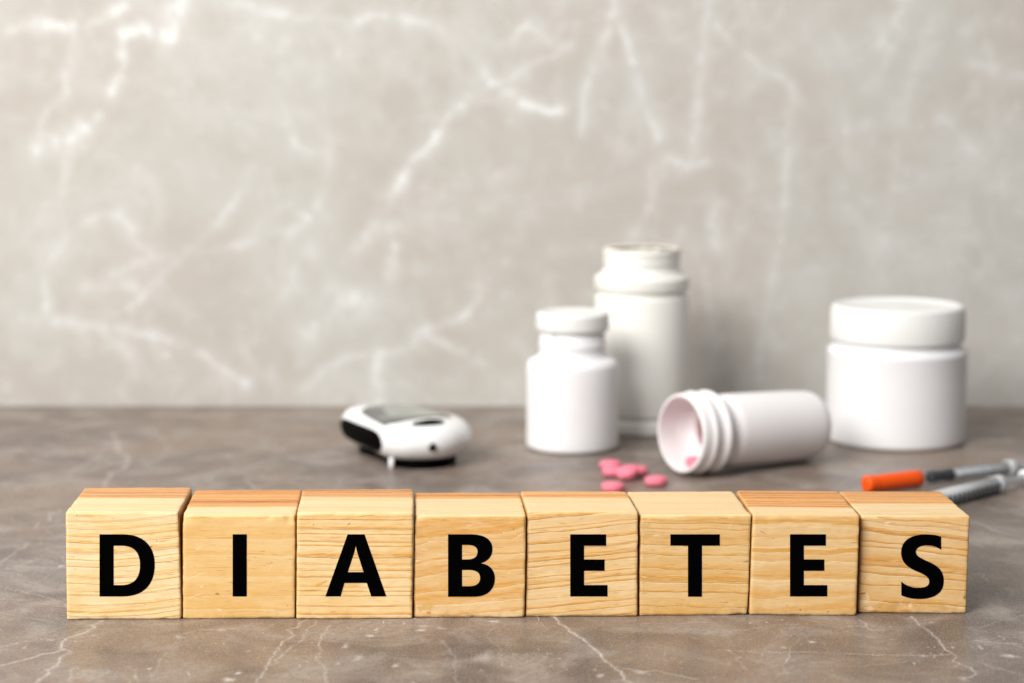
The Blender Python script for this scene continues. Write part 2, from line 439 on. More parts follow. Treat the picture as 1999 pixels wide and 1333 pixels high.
BLOCKS = [
    ('D',(-0.13119,0.72722),0.97,38.85,41.05,37.1,0.6,-0.27,-0.88,[[('L',-7.517,29.444),('L',0.324,29.413),('C',7.183,29.387,10.87,25.46,10.725,18.942),('C',10.575,12.143,6.696,8.045,-0.276,8.075),('L',-8.062,8.109)],[('L',-2.899,25.558),('L',-0.198,25.548),('C',3.877,25.532,5.883,23.191,5.782,18.83),('C',5.678,14.329,3.473,11.952,-0.612,11.969),('L',-3.234,11.981)]]),
    ('I',(-0.09243,0.72882),0.5,37.93,42.58,35.78,0.65,0.74,-1.68,[[('L',-1.584,29.23),('L',3.145,29.221),('L',2.793,7.855),('L',-1.954,7.866)]]),
    ('A',(-0.05358,0.72643),0.97,39.22,38.15,36.91,0.67,0.66,-1.07,[[('L',-1.946,29.272),('L',3.728,29.25),('L',10.87,7.857),('L',5.776,7.879),('L',4.351,12.534),('L',-3.194,12.566),('L',-4.58,7.924),('L',-9.67,7.946)],[('L',-2.035,16.274),('L',0.407,23.718),('L',0.725,25.478),('L',1.009,23.716),('L',3.264,16.252)]]),
    ('B',(-0.01452,0.72809),0.0,37.7,38.15,35.37,0.73,0.49,-1.95,[[('L',-7.008,28.888),('L',0.496,28.888),('C',5.369,28.888,7.912,27.169,7.908,23.772),('C',7.905,21.343,6.347,19.575,3.84,18.912),('C',6.864,18.602,8.72,16.744,8.717,13.732),('C',8.713,9.83,6.069,7.389,1.739,7.389),('L',-7.094,7.389)],[('L',-2.319,25.272),('L',-0.463,25.272),('C',1.781,25.272,2.901,24.434,2.898,22.933),('C',2.894,21.166,1.683,20.238,-0.563,20.238),('L',-2.334,20.238)],[('L',-2.345,16.655),('L',-0.055,16.655),('C',2.453,16.655,3.747,15.681,3.744,13.865),('C',3.74,12.004,2.44,10.984,0.017,10.984),('L',-2.363,10.984)]]),
    ('E',(0.02362,0.72749),0.0,38.03,34.29,36.4,0.49,-0.11,-2.16,[[('L',-4.001,28.586),('L',8.098,28.586),('L',8.12,24.698),('L',0.683,24.698),('L',0.705,19.919),('L',7.629,19.919),('L',7.651,16.019),('L',0.722,16.019),('L',0.744,11.048),('L',8.677,11.048),('L',8.7,7.135),('L',-3.923,7.135)]]),
    ('T',(0.06112,0.73182),1.55,37.08,39.94,34.84,-0.02,0.79,-1.23,[[('L',-8.157,28.294),('L',8.559,28.191),('L',8.609,24.294),('L',2.567,24.332),('L',2.777,6.639),('L',-1.975,6.673),('L',-2.169,24.362),('L',-8.119,24.399)]]),
    ('E',(0.09918,0.73197),-1.05,36.55,39.91,35.02,0.7,0.36,-2.2,[[('L',-4.852,28.186),('L',7.245,28.236),('L',7.321,24.341),('L',-0.115,24.309),('L',-0.028,19.519),('L',6.895,19.55),('L',6.971,15.642),('L',0.043,15.61),('L',0.133,10.627),('L',8.064,10.664),('L',8.14,6.743),('L',-4.482,6.684)]]),
    ('S',(0.13685,0.73547),-1.04,37.0,41.52,34.0,0.31,0.34,-2.2,[[('L',9.095,26.816),('L',9.216,22.278),('C',7.784,23.312,6.21,23.806,4.454,23.798),('C',2.21,23.789,0.669,22.982,0.704,21.581),('C',0.737,20.28,2.026,19.484,4.594,18.333),('C',8.346,16.806,10.308,15.009,10.402,11.496),('C',10.509,7.476,7.674,5.148,2.193,5.122),('C',-0.157,5.111,-2.226,5.605,-3.869,6.362),('L',-3.986,11.19),('C',-2.326,9.73,-0.351,8.975,1.9,8.985),('C',4.247,8.996,5.519,9.766,5.483,11.173),('C',5.446,12.579,4.13,13.577,1.366,14.668),('C',-2.288,16.157,-4.23,18.054,-4.307,21.259),('C',-4.403,25.261,-1.299,27.572,3.869,27.594),('C',5.916,27.602,7.677,27.37,9.095,26.816)]]),
]



def wiggle(P, amp, rng, rounds=3, soft=False):
    if soft:
        P = [np.array(p, float) for p in P]
        P = [p + rng.normal(size=2) * amp * 0.5 if 0 < i_ < len(P) - 1 else p for i_, p in enumerate(P)]
        for _ in range(3):
            Q = [P[0]]
            for a, b in zip(P, P[1:]):
                Q += [a * 0.75 + b * 0.25, a * 0.25 + b * 0.75]
            P = Q + [P[-1]]
        return [p + rng.normal(size=2) * amp * 0.16 for p in P]
    P = [np.array(p, float) for p in P]
    for _ in range(rounds):
        Q = [P[0]]
        for a, b in zip(P, P[1:]):
            d = b - a
            L = np.hypot(*d)
            nrm = np.array([-d[1], d[0]]) / max(L, 1e-9)
            Q.append((a + b) / 2 + nrm * rng.normal() * min(amp, 0.12 * L))
            Q.append(b)
        P = Q
        amp *= 0.6
    return P


def mark_field(us, vs, veins, spots, seed, warp, side=0.35, soft=False):
    """intensity 0..1 of the pale marks of the stone on a grid (rows = vs, columns = us)."""
    rng = np.random.default_rng(seed)
    F = np.zeros((len(vs), len(us)), np.float32)
    # smooth 1-D noises used to break veins up
    def stamp(a, b, w, s):
        pad = 3.2 * w
        i0, i1 = np.searchsorted(us, [min(a[0], b[0]) - pad, max(a[0], b[0]) + pad])
        j0, j1 = np.searchsorted(vs, [min(a[1], b[1]) - pad, max(a[1], b[1]) + pad])
        if i1 <= i0 or j1 <= j0:
            return
        X, Y = np.meshgrid(us[i0:i1], vs[j0:j1])
        d = b - a
        L2 = max(float(d @ d), 1e-12)
        t = np.clip(((X - a[0]) * d[0] + (Y - a[1]) * d[1]) / L2, 0, 1)
        D = np.hypot(X - a[0] - t * d[0], Y - a[1] - t * d[1])
        v = s * (np.exp(-(D / (0.5 * w)) ** 2) + side * np.exp(-(D / (1.3 * w)) ** 2)) / (1 + side)
        F[j0:j1, i0:i1] = np.maximum(F[j0:j1, i0:i1], v)
    for w, s, P in veins:
        P = wiggle(P, warp, rng, 3, soft)
        k = 1.0
        for q, (a, b) in enumerate(zip(P, P[1:])):
            k = (0.7 * k + 0.3 * rng.uniform(-0.1, 1.6)) if soft else (0.75 * k + 0.25 * rng.uniform(0.35, 1.3))
            stamp(a, b, w * (0.55 + 0.5 * k), s * min(1.0, 0.35 + 0.7 * k))
    for (x, y, a, b, s) in spots:
        a, b = abs(a), abs(b)
        i0, i1 = np.searchsorted(us, [x - 1.6 * a, x + 1.6 * a])
        j0, j1 = np.searchsorted(vs, [y - 1.6 * b, y + 1.6 * b])
        if i1 <= i0 or j1 <= j0:
            continue
        X, Y = np.meshgrid(us[i0:i1], vs[j0:j1])
        th = np.arctan2((Y - y) / b, (X - x) / a)
        ph = rng.uniform(0, 6.28, 3)
        R = np.hypot((X - x) / a, (Y - y) / b) / (1 + 0.22 * np.sin(2 * th + ph[0]) + 0.14 * np.sin(3 * th + ph[1]) + 0.1 * np.sin(5 * th + ph[2]))
        v = s * np.clip(1.25 - R * 0.95, 0, 1) ** 1.3
        F[j0:j1, i0:i1] = np.maximum(F[j0:j1, i0:i1], v)
    return F


def slab(name, us, vs, to3d, back, mark, mat):
    """a dense marked face plus four sides and a back: one solid mesh."""
    U, V = np.meshgrid(us, vs)
    P = to3d(U, V)
    me0 = grid_mesh(name, P)
    at = me0.attributes.new('mark', 'FLOAT', 'POINT')
    at.data.foreach_set('value', mark.ravel())
    me0.materials.append(mat)
    o = bpy.data.objects.new(name, me0)
    COL.objects.link(o)
    return o


# ------------------------------------------------------------------ stone materials
def table_material():
    k = NT('brown_grey_stone')
    v = k.coords('Object')
    big = k.noise(v, 9.0, 4.0, 0.55, 0.8)
    mid = k.noise(v, 38.0, 5.0, 0.62, 0.6)
    fine = k.noise(v, 420.0, 4.0, 0.7)
    vs_ = k.coords('Object', (1, 0.55, 1))
    grain = k.noise(vs_, 1500.0, 2.0, 0.6)
    base = k.mix(k.mapr(big, 0.36, 0.64), (0.128, 0.098, 0.082), (0.225, 0.160, 0.117))
    base = k.mix(k.mapr(mid, 0.42, 0.72), base, (0.30, 0.255, 0.225))
    base = k.mix(k.mapr(mid, 0.46, 0.24), base, (0.105, 0.082, 0.072))
    base = k.mix(k.math('MULTIPLY', k.mapr(fine, 0.42, 0.66), 0.55), base, (0.15, 0.14, 0.14))
    base = k.mix(k.math('MULTIPLY', k.mapr(grain, 0.48, 0.68), 0.38), base, (0.38, 0.32, 0.27))
    # hair cracks, broken up so that they never close into cells
    cw = k.noise(v, 22.0, 3.0, 0.6)
    add = k.n('ShaderNodeVectorMath', operation='ADD')
    sc = k.n('ShaderNodeCombineXYZ')
    k.l(k.math('MULTIPLY', cw, 0.06), sc.inputs[0])
    k.l(k.math('MULTIPLY', mid, 0.05), sc.inputs[1])
    k.l(v, add.inputs[0])
    k.l(sc.outputs[0], add.inputs[1])
    vo = k.n('ShaderNodeTexVoronoi', feature='DISTANCE_TO_EDGE')
    vo.inputs['Scale'].default_value = 17.0
    k.l(add.outputs[0], vo.inputs['Vector'])
    cr = k.mapr(vo.outputs['Distance'], 0.010, 0.0)
    gate = k.mapr(k.noise(v, 13.0, 2.0), 0.52, 0.66)
    cr = k.math('MULTIPLY', k.math('MULTIPLY', cr, gate), 0.5)
    # chalky scratches and specks
    sv = k.coords('Object', (1, 0.45, 1))
    sp = k.noise(sv, 520.0, 3.0, 0.55, 0.4)
    spg = k.mapr(k.noise(v, 26.0, 3.0, 0.6), 0.48, 0.68)
    speck = k.math('MULTIPLY', k.mapr(sp, 0.635, 0.70), k.math('MULTIPLY_ADD', spg, 0.85, 0.2))
    at = k.n('ShaderNodeAttribute', attribute_name='mark')
    brk = k.math('MULTIPLY', k.mapr(k.noise(v, 900.0, 4.0, 0.75), 0.36, 0.56, 0.35, 1.0), k.mapr(k.noise(v, 160.0, 2.0, 0.6), 0.36, 0.56, 0.55, 1.0))
    mk = k.math('MULTIPLY', at.outputs['Fac'], brk)
    tot = k.math('MAXIMUM', k.math('MAXIMUM', mk, cr), k.math('MULTIPLY', speck, 0.6))
    tot = k.math('MINIMUM', tot, 1.0)
    base = k.mix(tot, base, (0.66, 0.62, 0.58))
    k.l(base, k.b.inputs['Base Color'])
    k.l(k.math('ADD', k.mapr(fine, 0.3, 0.7, 0.26, 0.42), k.math('MULTIPLY', tot, 0.2)), k.b.inputs['Roughness'])
    k.b.inputs['Specular IOR Level'].default_value = 0.20
    h = k.math('ADD', k.math('MULTIPLY', fine, 0.6), k.math('ADD', k.math('MULTIPLY', grain, 0.4), k.math('MULTIPLY', k.noise(v, 160.0, 3.0), 0.8)))
    k.l(k.bump(h, 0.5, 0.0003), k.b.inputs['Normal'])
    return k.m


def wall_material():
    k = NT('beige_marble')
    v = k.coords('Object')
    big = k.noise(v, 6.0, 4.0, 0.55, 1.0)
    mid = k.noise(v, 22.0, 5.0, 0.6, 1.2)
    fine = k.noise(v, 75.0, 4.0, 0.6)
    base = k.mix(k.mapr(big, 0.38, 0.62), (0.485, 0.455, 0.420), (0.510, 0.503, 0.472))
    base = k.mix(k.math('MULTIPLY', k.mapr(mid, 0.46, 0.72), 0.55), base, (0.59, 0.585, 0.565))
    base = k.mix(k.math('MULTIPLY', k.mapr(mid, 0.48, 0.26), 0.5), base, (0.445, 0.41, 0.375))
    base = k.mix(k.math('MULTIPLY', k.mapr(fine, 0.50, 0.70), 0.42), base, (0.60, 0.60, 0.58))
    base = k.mix(k.math('MULTIPLY', k.mapr(fine, 0.46, 0.30), 0.3), base, (0.43, 0.40, 0.37))
    # faint secondary veining
    rid = k.math('ABSOLUTE', k.math('SUBTRACT', k.noise(v, 11.0, 3.0, 0.55, 1.5), 0.5))
    rv = k.math('MULTIPLY', k.mapr(rid, 0.016, 0.0), k.mapr(k.noise(v, 8.0, 2.0), 0.48, 0.62))
    at = k.n('ShaderNodeAttribute', attribute_name='mark')
    brk = k.math('MULTIPLY', k.mapr(k.noise(v, 90.0, 4.0, 0.65), 0.32, 0.58, 0.3, 1.0), k.mapr(k.noise(v, 30.0, 3.0, 0.6), 0.38, 0.58, 0.35, 1.15))
    tot = k.math('MINIMUM', 1.0, k.math('MAXIMUM', k.math('MULTIPLY', k.math('MULTIPLY', at.outputs['Fac'], brk), 1.45), k.math('MULTIPLY', rv, 0.22)))
    base = k.mix(tot, base, (0.74, 0.765, 0.755))
    k.l(base, k.b.inputs['Base Color'])
    k.b.inputs['Roughness'].default_value = 0.5
    k.b.inputs['Specular IOR Level'].default_value = 0.3
    k.l(k.bump(fine, 0.1, 0.0005), k.b.inputs['Normal'])
    return k.m


# ------------------------------------------------------------------ tabletop and wall
WALL_Y = 1.1475
us = np.concatenate([np.linspace(-0.9, -0.31, 60, endpoint=False), np.arange(-0.31, 0.31, 0.00055), np.linspace(0.31, 0.9, 60)])
vs = np.concatenate([np.linspace(-0.1, 0.62, 60, endpoint=False), np.arange(0.62, 0.745, 0.00055), np.arange(0.745, WALL_Y, 0.0016), [WALL_Y]])
mark_t = mark_field(us, vs, [(w_ * 0.8, s_, p_) for w_, s_, p_ in TABLE_VEINS], TABLE_SPOTS, 4, 0.0008)
tz = lambda U, V: np.stack([U, V, 0 * U], -1)
table = slab('tabletop', us, vs, tz, None, mark_t, table_material())
tag(table, 'brown grey stone tabletop with chalky white scratches', kind='structure')

us = np.concatenate([np.linspace(-0.9, -0.33, 40, endpoint=False), np.arange(-0.33, 0.33, 0.0012), np.linspace(0.33, 0.9, 40)])
vs = np.concatenate([[-0.02], np.arange(0.0, 0.32, 0.0012), np.linspace(0.33, 1.0, 40)])
mark_w = mark_field(us, vs, WALL_VEINS, WALL_SPOTS, 9, 0.0028, 0.7, True)
wall = slab('wall', us, vs, lambda U, V: np.stack([U, 0 * U + WALL_Y + 0.0008, V], -1), None, mark_w, wall_material())
tag(wall, 'pale beige marble wall with white veins behind the table', kind='structure')


# ------------------------------------------------------------------ pine blocks
def wood_material(name, seed, marks, slope, spacing, ridge, contrast, pale, orange, heart_y, heart_str, wave, lines=1.0, curve=0.0, vary=1.0):
    """Pine: grain runs along x; front shows growth lines stacked in z, top shows them stacked in y."""
    k = NT(name)
    tc = k.n('ShaderNodeTexCoord')
    mp = k.n('ShaderNodeMapping')
    mp.inputs['Scale'].default_value = (1000, 1000, 1000)
    k.l(tc.outputs['Object'], mp.inputs['Vector'])
    P = mp.outputs[0]
    sx = k.n('ShaderNodeSeparateXYZ')
    k.l(P, sx.inputs[0])
    X, Y, Z = sx.outputs
    nrm = k.n('ShaderNodeSeparateXYZ')
    k.l(tc.outputs['Normal'], nrm.inputs[0])
    top = k.mapr(nrm.outputs[2], 0.45, 0.8)
    side = k.mapr(k.math('ABSOLUTE', nrm.outputs[0]), 0.6, 0.85)

    off = (seed * 17.3, seed * 5.1, seed * 9.7)

    def nz(scl, scale, detail=2.0, rough=0.5, dist=0.0):
        m2 = k.n('ShaderNodeMapping')
        m2.inputs['Scale'].default_value = scl
        m2.inputs['Location'].default_value = off
        k.l(P, m2.inputs['Vector'])
        return k.noise(m2.outputs[0], scale, detail, rough, dist)

    # ---- front field
    F = k.math('ADD', Z, k.math('MULTIPLY', X, slope))
    F = k.math('ADD', F, k.math('MULTIPLY', k.math('MULTIPLY', X, X), curve))
    wv = nz((1.0, 0.3, 1.7), 0.045, 2.0, 0.5)
    F = k.math('ADD', F, k.math('MULTIPLY', k.math('SUBTRACT', wv, 0.5), wave * 6.0))
    wf = nz((1.0, 1, 5.0), 0.16, 2.0, 0.5)
    F = k.math('ADD', F, k.math('MULTIPLY', k.math('SUBTRACT', wf, 0.5), 0.55 * wave + 0.35))
    n1 = k.noise(None, 0.17, 1.5, 0.5, dims='1D', w=k.math('ADD', F, seed * 31.7))
    u = k.math('ADD', k.math('DIVIDE', F, spacing), k.math('MULTIPLY', n1, 2.6 * vary))
    saw = k.math('SUBTRACT', 1.0, k.math('FRACT', u))         # latewood ends sharply
    amp = k.noise(None, 0.55, 1.0, 0.5, dims='1D', w=k.math('ADD', F, seed * 11.3))
    amp = k.mapr(amp, 0.35, 0.6, 0.45, 1.0)
    late = k.mapr(saw, 0.30, 0.93)
    late = k.math('MULTIPLY', late, k.mapr(saw, 1.0, 0.965))
    brk = nz((0.25, 0.5, 1.6), 0.5, 3.0, 0.6)
    late = k.math('MULTIPLY', late, k.mapr(brk, 0.32, 0.6, 0.45, 1.0))
    lateF = k.math('MULTIPLY', k.math('MULTIPLY', k.mapr(late, 0.0, 0.85, 0, 1.0, False), amp), min(1.0, contrast * 1.15))
    tone = nz((0.35, 0.5, 1.0), 0.09, 3.0, 0.6, 0.6)
    fib = nz((0.12, 1.0, 3.0), 1.6, 3.0, 0.65)
    fib2 = nz((0.2, 1.0, 6.0), 0.9, 2.0, 0.6)
    pale2 = tuple(a * b for a, b in zip(pale, (0.93, 0.84, 0.66)))
    front = k.mix(k.mapr(tone, 0.38, 0.66), pale, pale2)
    front = k.mix(lateF, front, orange)
    glint = k.math('MULTIPLY', k.math('MULTIPLY', k.mapr(saw, 0.0, 0.03), k.mapr(saw, 0.16, 0.03)), amp)  # highlight just under each growth line, painted into the colour
    front = k.mix(k.math('MULTIPLY', glint, 0.55 * contrast), front, (0.92, 0.76, 0.48))
    front = k.mix(k.math('MULTIPLY', k.mapr(fib, 0.46, 0.66), 0.4), front, tuple(min(1, a * 1.1) for a in pale))
    front = k.mix(k.math('MULTIPLY', k.mapr(fib2, 0.56, 0.68), 0.42), front, tuple(a * b for a, b in zip(orange, (0.95, 0.85, 0.8))))
    # resin flecks: short red brown dashes
    fl = nz((0.22, 1.0, 3.2), 0.75, 1.0, 0.4)
    front = k.mix(k.math('MULTIPLY', k.mapr(fl, 0.70, 0.76), 0.55), front, (0.36, 0.15, 0.06))
    dot = nz((1, 1, 1), 0.55, 1.0, 0.3)
    front = k.mix(k.math('MULTIPLY', k.mapr(dot, 0.80, 0.82), 0.6), front, (0.12, 0.07, 0.03))

    # ---- top field (and bottom)
    G = k.math('ADD', Y, k.math('MULTIPLY', X, 0.02 + slope * 0.3))
    G = k.math('ADD', G, k.math('MULTIPLY', k.math('SUBTRACT', nz((1.0, 1.7, 0.3), 0.04, 1.0), 0.5), 1.6))
    g1 = k.noise(None, 0.35, 2.0, 0.6, dims='1D', w=k.math('ADD', G, seed * 7.7))
    gu = k.math('ADD', k.math('DIVIDE', G, 3.6), k.math('MULTIPLY', g1, 3.2))
    gsaw = k.math('FRACT', gu)
    gl = k.mapr(gsaw, 0.3, 0.95)
    gl = k.math('MULTIPLY', gl, k.mapr(gsaw, 1.0, 0.96))
    gfib = nz((0.07, 1.6, 1.0), 0.8, 3.0, 0.7)
    topc = k.mix(k.mapr(gfib, 0.35, 0.7), (0.70, 0.51, 0.27), (0.78, 0.61, 0.37))
    topc = k.mix(k.math('MULTIPLY', gl, 0.42), topc, (0.66, 0.40, 0.15))
    heart = k.mapr(k.math('ADD', k.math('ADD', Y, k.math('MULTIPLY', X, 0.045 if seed % 2 else -0.02)), k.math('MULTIPLY', k.math('SUBTRACT', gfib, 0.5), 2.2)), heart_y, heart_y + 0.5)
    hc = k.mix(k.mapr(gfib, 0.40, 0.62), (0.24, 0.060, 0.012), (0.52, 0.21, 0.06))
    hc = k.mix(k.math('MULTIPLY_ADD', gl, 0.85, 0.1), (0.76, 0.38, 0.12), hc)
    topc = k.mix(k.math('MULTIPLY', heart, heart_str), topc, hc)
    col = k.mix(top, front, topc)
    # end grain on the cut sides
    endc = k.mix(k.mapr(nz((1, 1, 1), 2.0, 3.0), 0.3, 0.7), (0.55, 0.30, 0.11), (0.44, 0.20, 0.06))
    col = k.mix(k.math('MULTIPLY', side, 0.9), col, endc)
    # worn edges: yellowed, a little grime low down
    edge = k.math('MAXIMUM', 0.0, k.math('SUBTRACT', 1.0, k.math('MAXIMUM', k.math('ABSOLUTE', nrm.outputs[0]), k.math('MAXIMUM', k.math('ABSOLUTE', nrm.outputs[1]), k.math('ABSOLUTE', nrm.outputs[2])))))
    col = k.mix(k.mapr(edge, 0.04, 0.25, 0.0, 0.35), col, (0.66, 0.44, 0.17))
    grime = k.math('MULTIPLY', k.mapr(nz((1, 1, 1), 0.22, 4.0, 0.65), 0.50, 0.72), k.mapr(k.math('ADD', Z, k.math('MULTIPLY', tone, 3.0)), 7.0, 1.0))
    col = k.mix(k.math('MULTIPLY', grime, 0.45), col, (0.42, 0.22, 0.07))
    # scratches, scuffs, stains and a chip's painted highlight, measured on the front face: x, z, half length, half width (mm), degrees, colour, strength
    rag = nz((0.7, 1, 1.4), 0.9, 4.0, 0.75)
    facing = k.mapr(k.math('MULTIPLY', nrm.outputs[1], -1.0), 0.4, 0.8)
    for (mx_, mz_, ra, rb, deg, mc, ms) in marks:
        ca, sa = math.cos(math.radians(deg)), math.sin(math.radians(deg))
        dx = k.math('SUBTRACT', X, mx_)
        dz = k.math('SUBTRACT', Z, mz_)
        p_ = k.math('DIVIDE', k.math('ADD', k.math('MULTIPLY', dx, ca), k.math('MULTIPLY', dz, sa)), ra)
        q_ = k.math('DIVIDE', k.math('SUBTRACT', k.math('MULTIPLY', dz, ca), k.math('MULTIPLY', dx, sa)), rb)
        rr_ = k.math('ADD', k.math('ADD', k.math('MULTIPLY', p_, p_), k.math('MULTIPLY', q_, q_)), k.math('MULTIPLY', k.math('SUBTRACT', rag, 0.5), 6.0 if rb > 0.4 else 0.8))
        col = k.mix(k.math('MULTIPLY', k.math('MULTIPLY', k.mapr(rr_, 1.1, 0.6), facing), ms), col, mc)
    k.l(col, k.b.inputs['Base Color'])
    k.b.inputs['Roughness'].default_value = 0.48
    k.l(k.mapr(fib, 0.3, 0.7, 0.40, 0.58), k.b.inputs['Roughness'])
    k.b.inputs['Specular IOR Level'].default_value = 0.35
    # relief: hard latewood stands proud and drops off sharply on its under side
    hF = k.math('MULTIPLY', k.math('MULTIPLY', late, amp), ridge)
    hF = k.math('ADD', hF, k.math('MULTIPLY', fib, 0.12))
    hF = k.math('ADD', hF, k.math('MULTIPLY', nz((1, 1, 1), 0.35, 3.0, 0.5), 0.35))
    hT = k.math('ADD', k.math('MULTIPLY', gl, 0.25 + 0.35 * heart_str), k.math('MULTIPLY', gfib, 0.25))
    h = k.mixf(top, hF, hT)
    k.l(k.bump(h, 0.75, 0.00026), k.b.inputs['Normal'])
    return k.m


def block_mesh(w, d, h, dl, dr, skew, seed, dents):
    """Rounded block in mm: width w, depth d, height h; dl/dr lean of its two sides; worn edges."""
    rng = random.Random(seed)
    N = 44
    bm = bmesh.new()
    c = np.array([w / 2, d / 2, h / 2])
    def dist_par(n):          # parameter values, dense near the ends
        t = np.linspace(-1, 1, n + 1)
        return np.sign(t) * (1 - (1 - np.abs(t)) ** 1.35)
    T = dist_par(N)
    verts = {}
    def V(p):
        key = (round(p[0], 4), round(p[1], 4), round(p[2], 4))
        if key in verts:
            return verts[key]
        q = np.array(p) * c
        # local edge radius wanders along the edges
        r0 = 0.85 + 0.5 * mnoise.noise(Vector(q * 0.16) + Vector((seed * 9.1, 0, 0))) + 0.35 * mnoise.noise(Vector(q * 0.55) + Vector((0, seed * 4.7, 0)))
        r0 = max(0.35, r0)
        lim = c - r0
        inner = np.clip(q, -lim, lim)
        dvec = q - inner
        L = np.linalg.norm(dvec)
        if L > 1e-9:
            # map the cube shell onto the rounded shell
            m = np.max(np.abs(dvec))
            q = inner + dvec / L * r0 if (np.abs(dvec) > 1e-6).sum() > 1 else inner + dvec
        nn = 0.05 * mnoise.noise(Vector(q * 0.5) + Vector((seed, seed, 0)))
        q = q * (1 + nn / max(c))
        # chips and dents
        for (cx, cy, cz, rad, dep) in dents:
            e = np.array([cx, cy, cz - h / 2])
            dd = np.linalg.norm((q - e) * np.array([1, 1, 1.0]))
            if dd < rad:
                q = q - (q / np.linalg.norm(q)) * dep * (1 - dd / rad) ** 0.8
        z = q[2] + h / 2
        t = (q[0] + w / 2) / w
        q[0] += (dl * (1 - t) + dr * t) * z / h
        q[0] += skew * (q[1] / d + 0.5)
        v = bm.verts.new((q[0] * MM, q[1] * MM, z * MM))
        verts[key] = v
        return v
    for ax in range(3):
        for sgn in (-1, 1):
            for i in range(N):
                for j in range(N):
                    def mk(a, b):
                        p = [0, 0, 0]
                        p[ax] = sgn
                        p[(ax + 1) % 3] = T[a]
                        p[(ax + 2) % 3] = T[b]
                        return V(p)
                    f = [mk(i, j), mk(i + 1, j), mk(i + 1, j + 1), mk(i, j + 1)]
                    if sgn < 0:
                        f.reverse()
                    bm.faces.new(f)
    return bm


def letter_mesh(contours, y, thick=0.00005):
    cu = bpy.data.curves.new('letter', 'CURVE')
    cu.dimensions = '2D'
    cu.fill_mode = 'BOTH'
    for c in contours:
        pts = []
        for s in c:
            if s[0] == 'L':
                pts.append((s[1], s[2]))
            else:
                p0 = pts[-1]
                _, x1, z1, x2, z2, x3, z3 = s
                for i in range(1, 17):
                    t = i / 16.0
                    a, b, cc, dd = (1 - t) ** 3, 3 * t * (1 - t) ** 2, 3 * t * t * (1 - t), t ** 3
                    pts.append((a * p0[0] + b * x1 + cc * x2 + dd * x3, a * p0[1] + b * z1 + cc * z2 + dd * z3))
        if abs(pts[0][0] - pts[-1][0]) + abs(pts[0][1] - pts[-1][1]) < 1e-3:
            pts.pop()
        sp = cu.splines.new('POLY')
        sp.points.add(len(pts) - 1)
        for q, (x, z) in zip(sp.points, pts):
            q.co = (x, z, 0, 1)
        sp.use_cyclic_u = True
    cu.extrude = thick * 1000
    tmp = bpy.data.objects.new('tmp_letter', cu)
    COL.objects.link(tmp)
    dg = bpy.context.evaluated_depsgraph_get()
    me = bpy.data.meshes.new_from_object(tmp.evaluated_get(dg))
    bpy.data.objects.remove(tmp)
    bpy.data.curves.remove(cu)
    # curve xy (mm) -> block xz (m)
    me.transform(Matrix(((MM, 0, 0, 0), (0, 0, -MM, y), (0, MM, 0, 0), (0, 0, 0, 1))))
    me.name = 'letter'
    return me


ink = NT('black_ink')
ink.b.inputs['Base Color'].default_value = (0.0012, 0.0012, 0.0012, 1)
ink.b.inputs['Roughness'].default_value = 1.0
ink.b.inputs['Specular IOR Level'].default_value = 0.0

PALE_CREAM = (0.86, 0.66, 0.37)
PALE_TAN = (0.80, 0.57, 0.28)
ORANGE = (0.66, 0.36, 0.11)
#        slope spacing ridge contrast pale  orange heart_y hstr wave curve vary
WOOD = [
    dict(slope=-0.05, spacing=2.7, ridge=0.75, contrast=0.8, pale=(0.88, 0.71, 0.45), orange=(0.76, 0.44, 0.13), heart_y=2.0, heart_str=0.85, wave=0.25, curve=-0.003, vary=1.0),
    dict(slope=0.0, spacing=6.5, ridge=0.10, contrast=0.45, pale=(0.80, 0.56, 0.26), orange=(0.74, 0.41, 0.11), heart_y=-8.0, heart_str=1.0, wave=0.3, curve=0.0, vary=0.5),
    dict(slope=0.01, spacing=2.5, ridge=0.8, contrast=0.9, pale=(0.86, 0.65, 0.36), orange=(0.70, 0.34, 0.07), heart_y=5.0, heart_str=0.9, wave=0.22, curve=0.0, vary=1.0),
    dict(slope=-0.10, spacing=5.2, ridge=0.12, contrast=0.85, pale=(0.80, 0.56, 0.29), orange=(0.70, 0.34, 0.07), heart_y=8.0, heart_str=1.0, wave=0.9, curve=0.0006, vary=0.7),
    dict(slope=-0.10, spacing=2.7, ridge=0.75, contrast=0.9, pale=(0.82, 0.60, 0.33), orange=(0.67, 0.33, 0.07), heart_y=5.0, heart_str=0.9, wave=0.3, curve=0.0, vary=0.9),
    dict(slope=0.03, spacing=4.2, ridge=0.6, contrast=0.95, pale=(0.78, 0.54, 0.26), orange=(0.65, 0.32, 0.06), heart_y=60.0, heart_str=0.0, wave=0.55, curve=0.0, vary=0.9),
    dict(slope=0.0, spacing=6.0, ridge=0.15, contrast=0.9, pale=(0.76, 0.53, 0.27), orange=(0.67, 0.35, 0.08), heart_y=-9.0, heart_str=1.0, wave=0.8, curve=0.0, vary=0.7),
    dict(slope=0.08, spacing=4.2, ridge=0.65, contrast=1.0, pale=(0.76, 0.53, 0.27), orange=(0.62, 0.28, 0.05), heart_y=-1.0, heart_str=0.95, wave=0.5, curve=0.0, vary=0.9),
]
LT, DK, RD, OC = (0.90, 0.72, 0.45), (0.16, 0.08, 0.03), (0.55, 0.06, 0.05), (0.62, 0.33, 0.05)
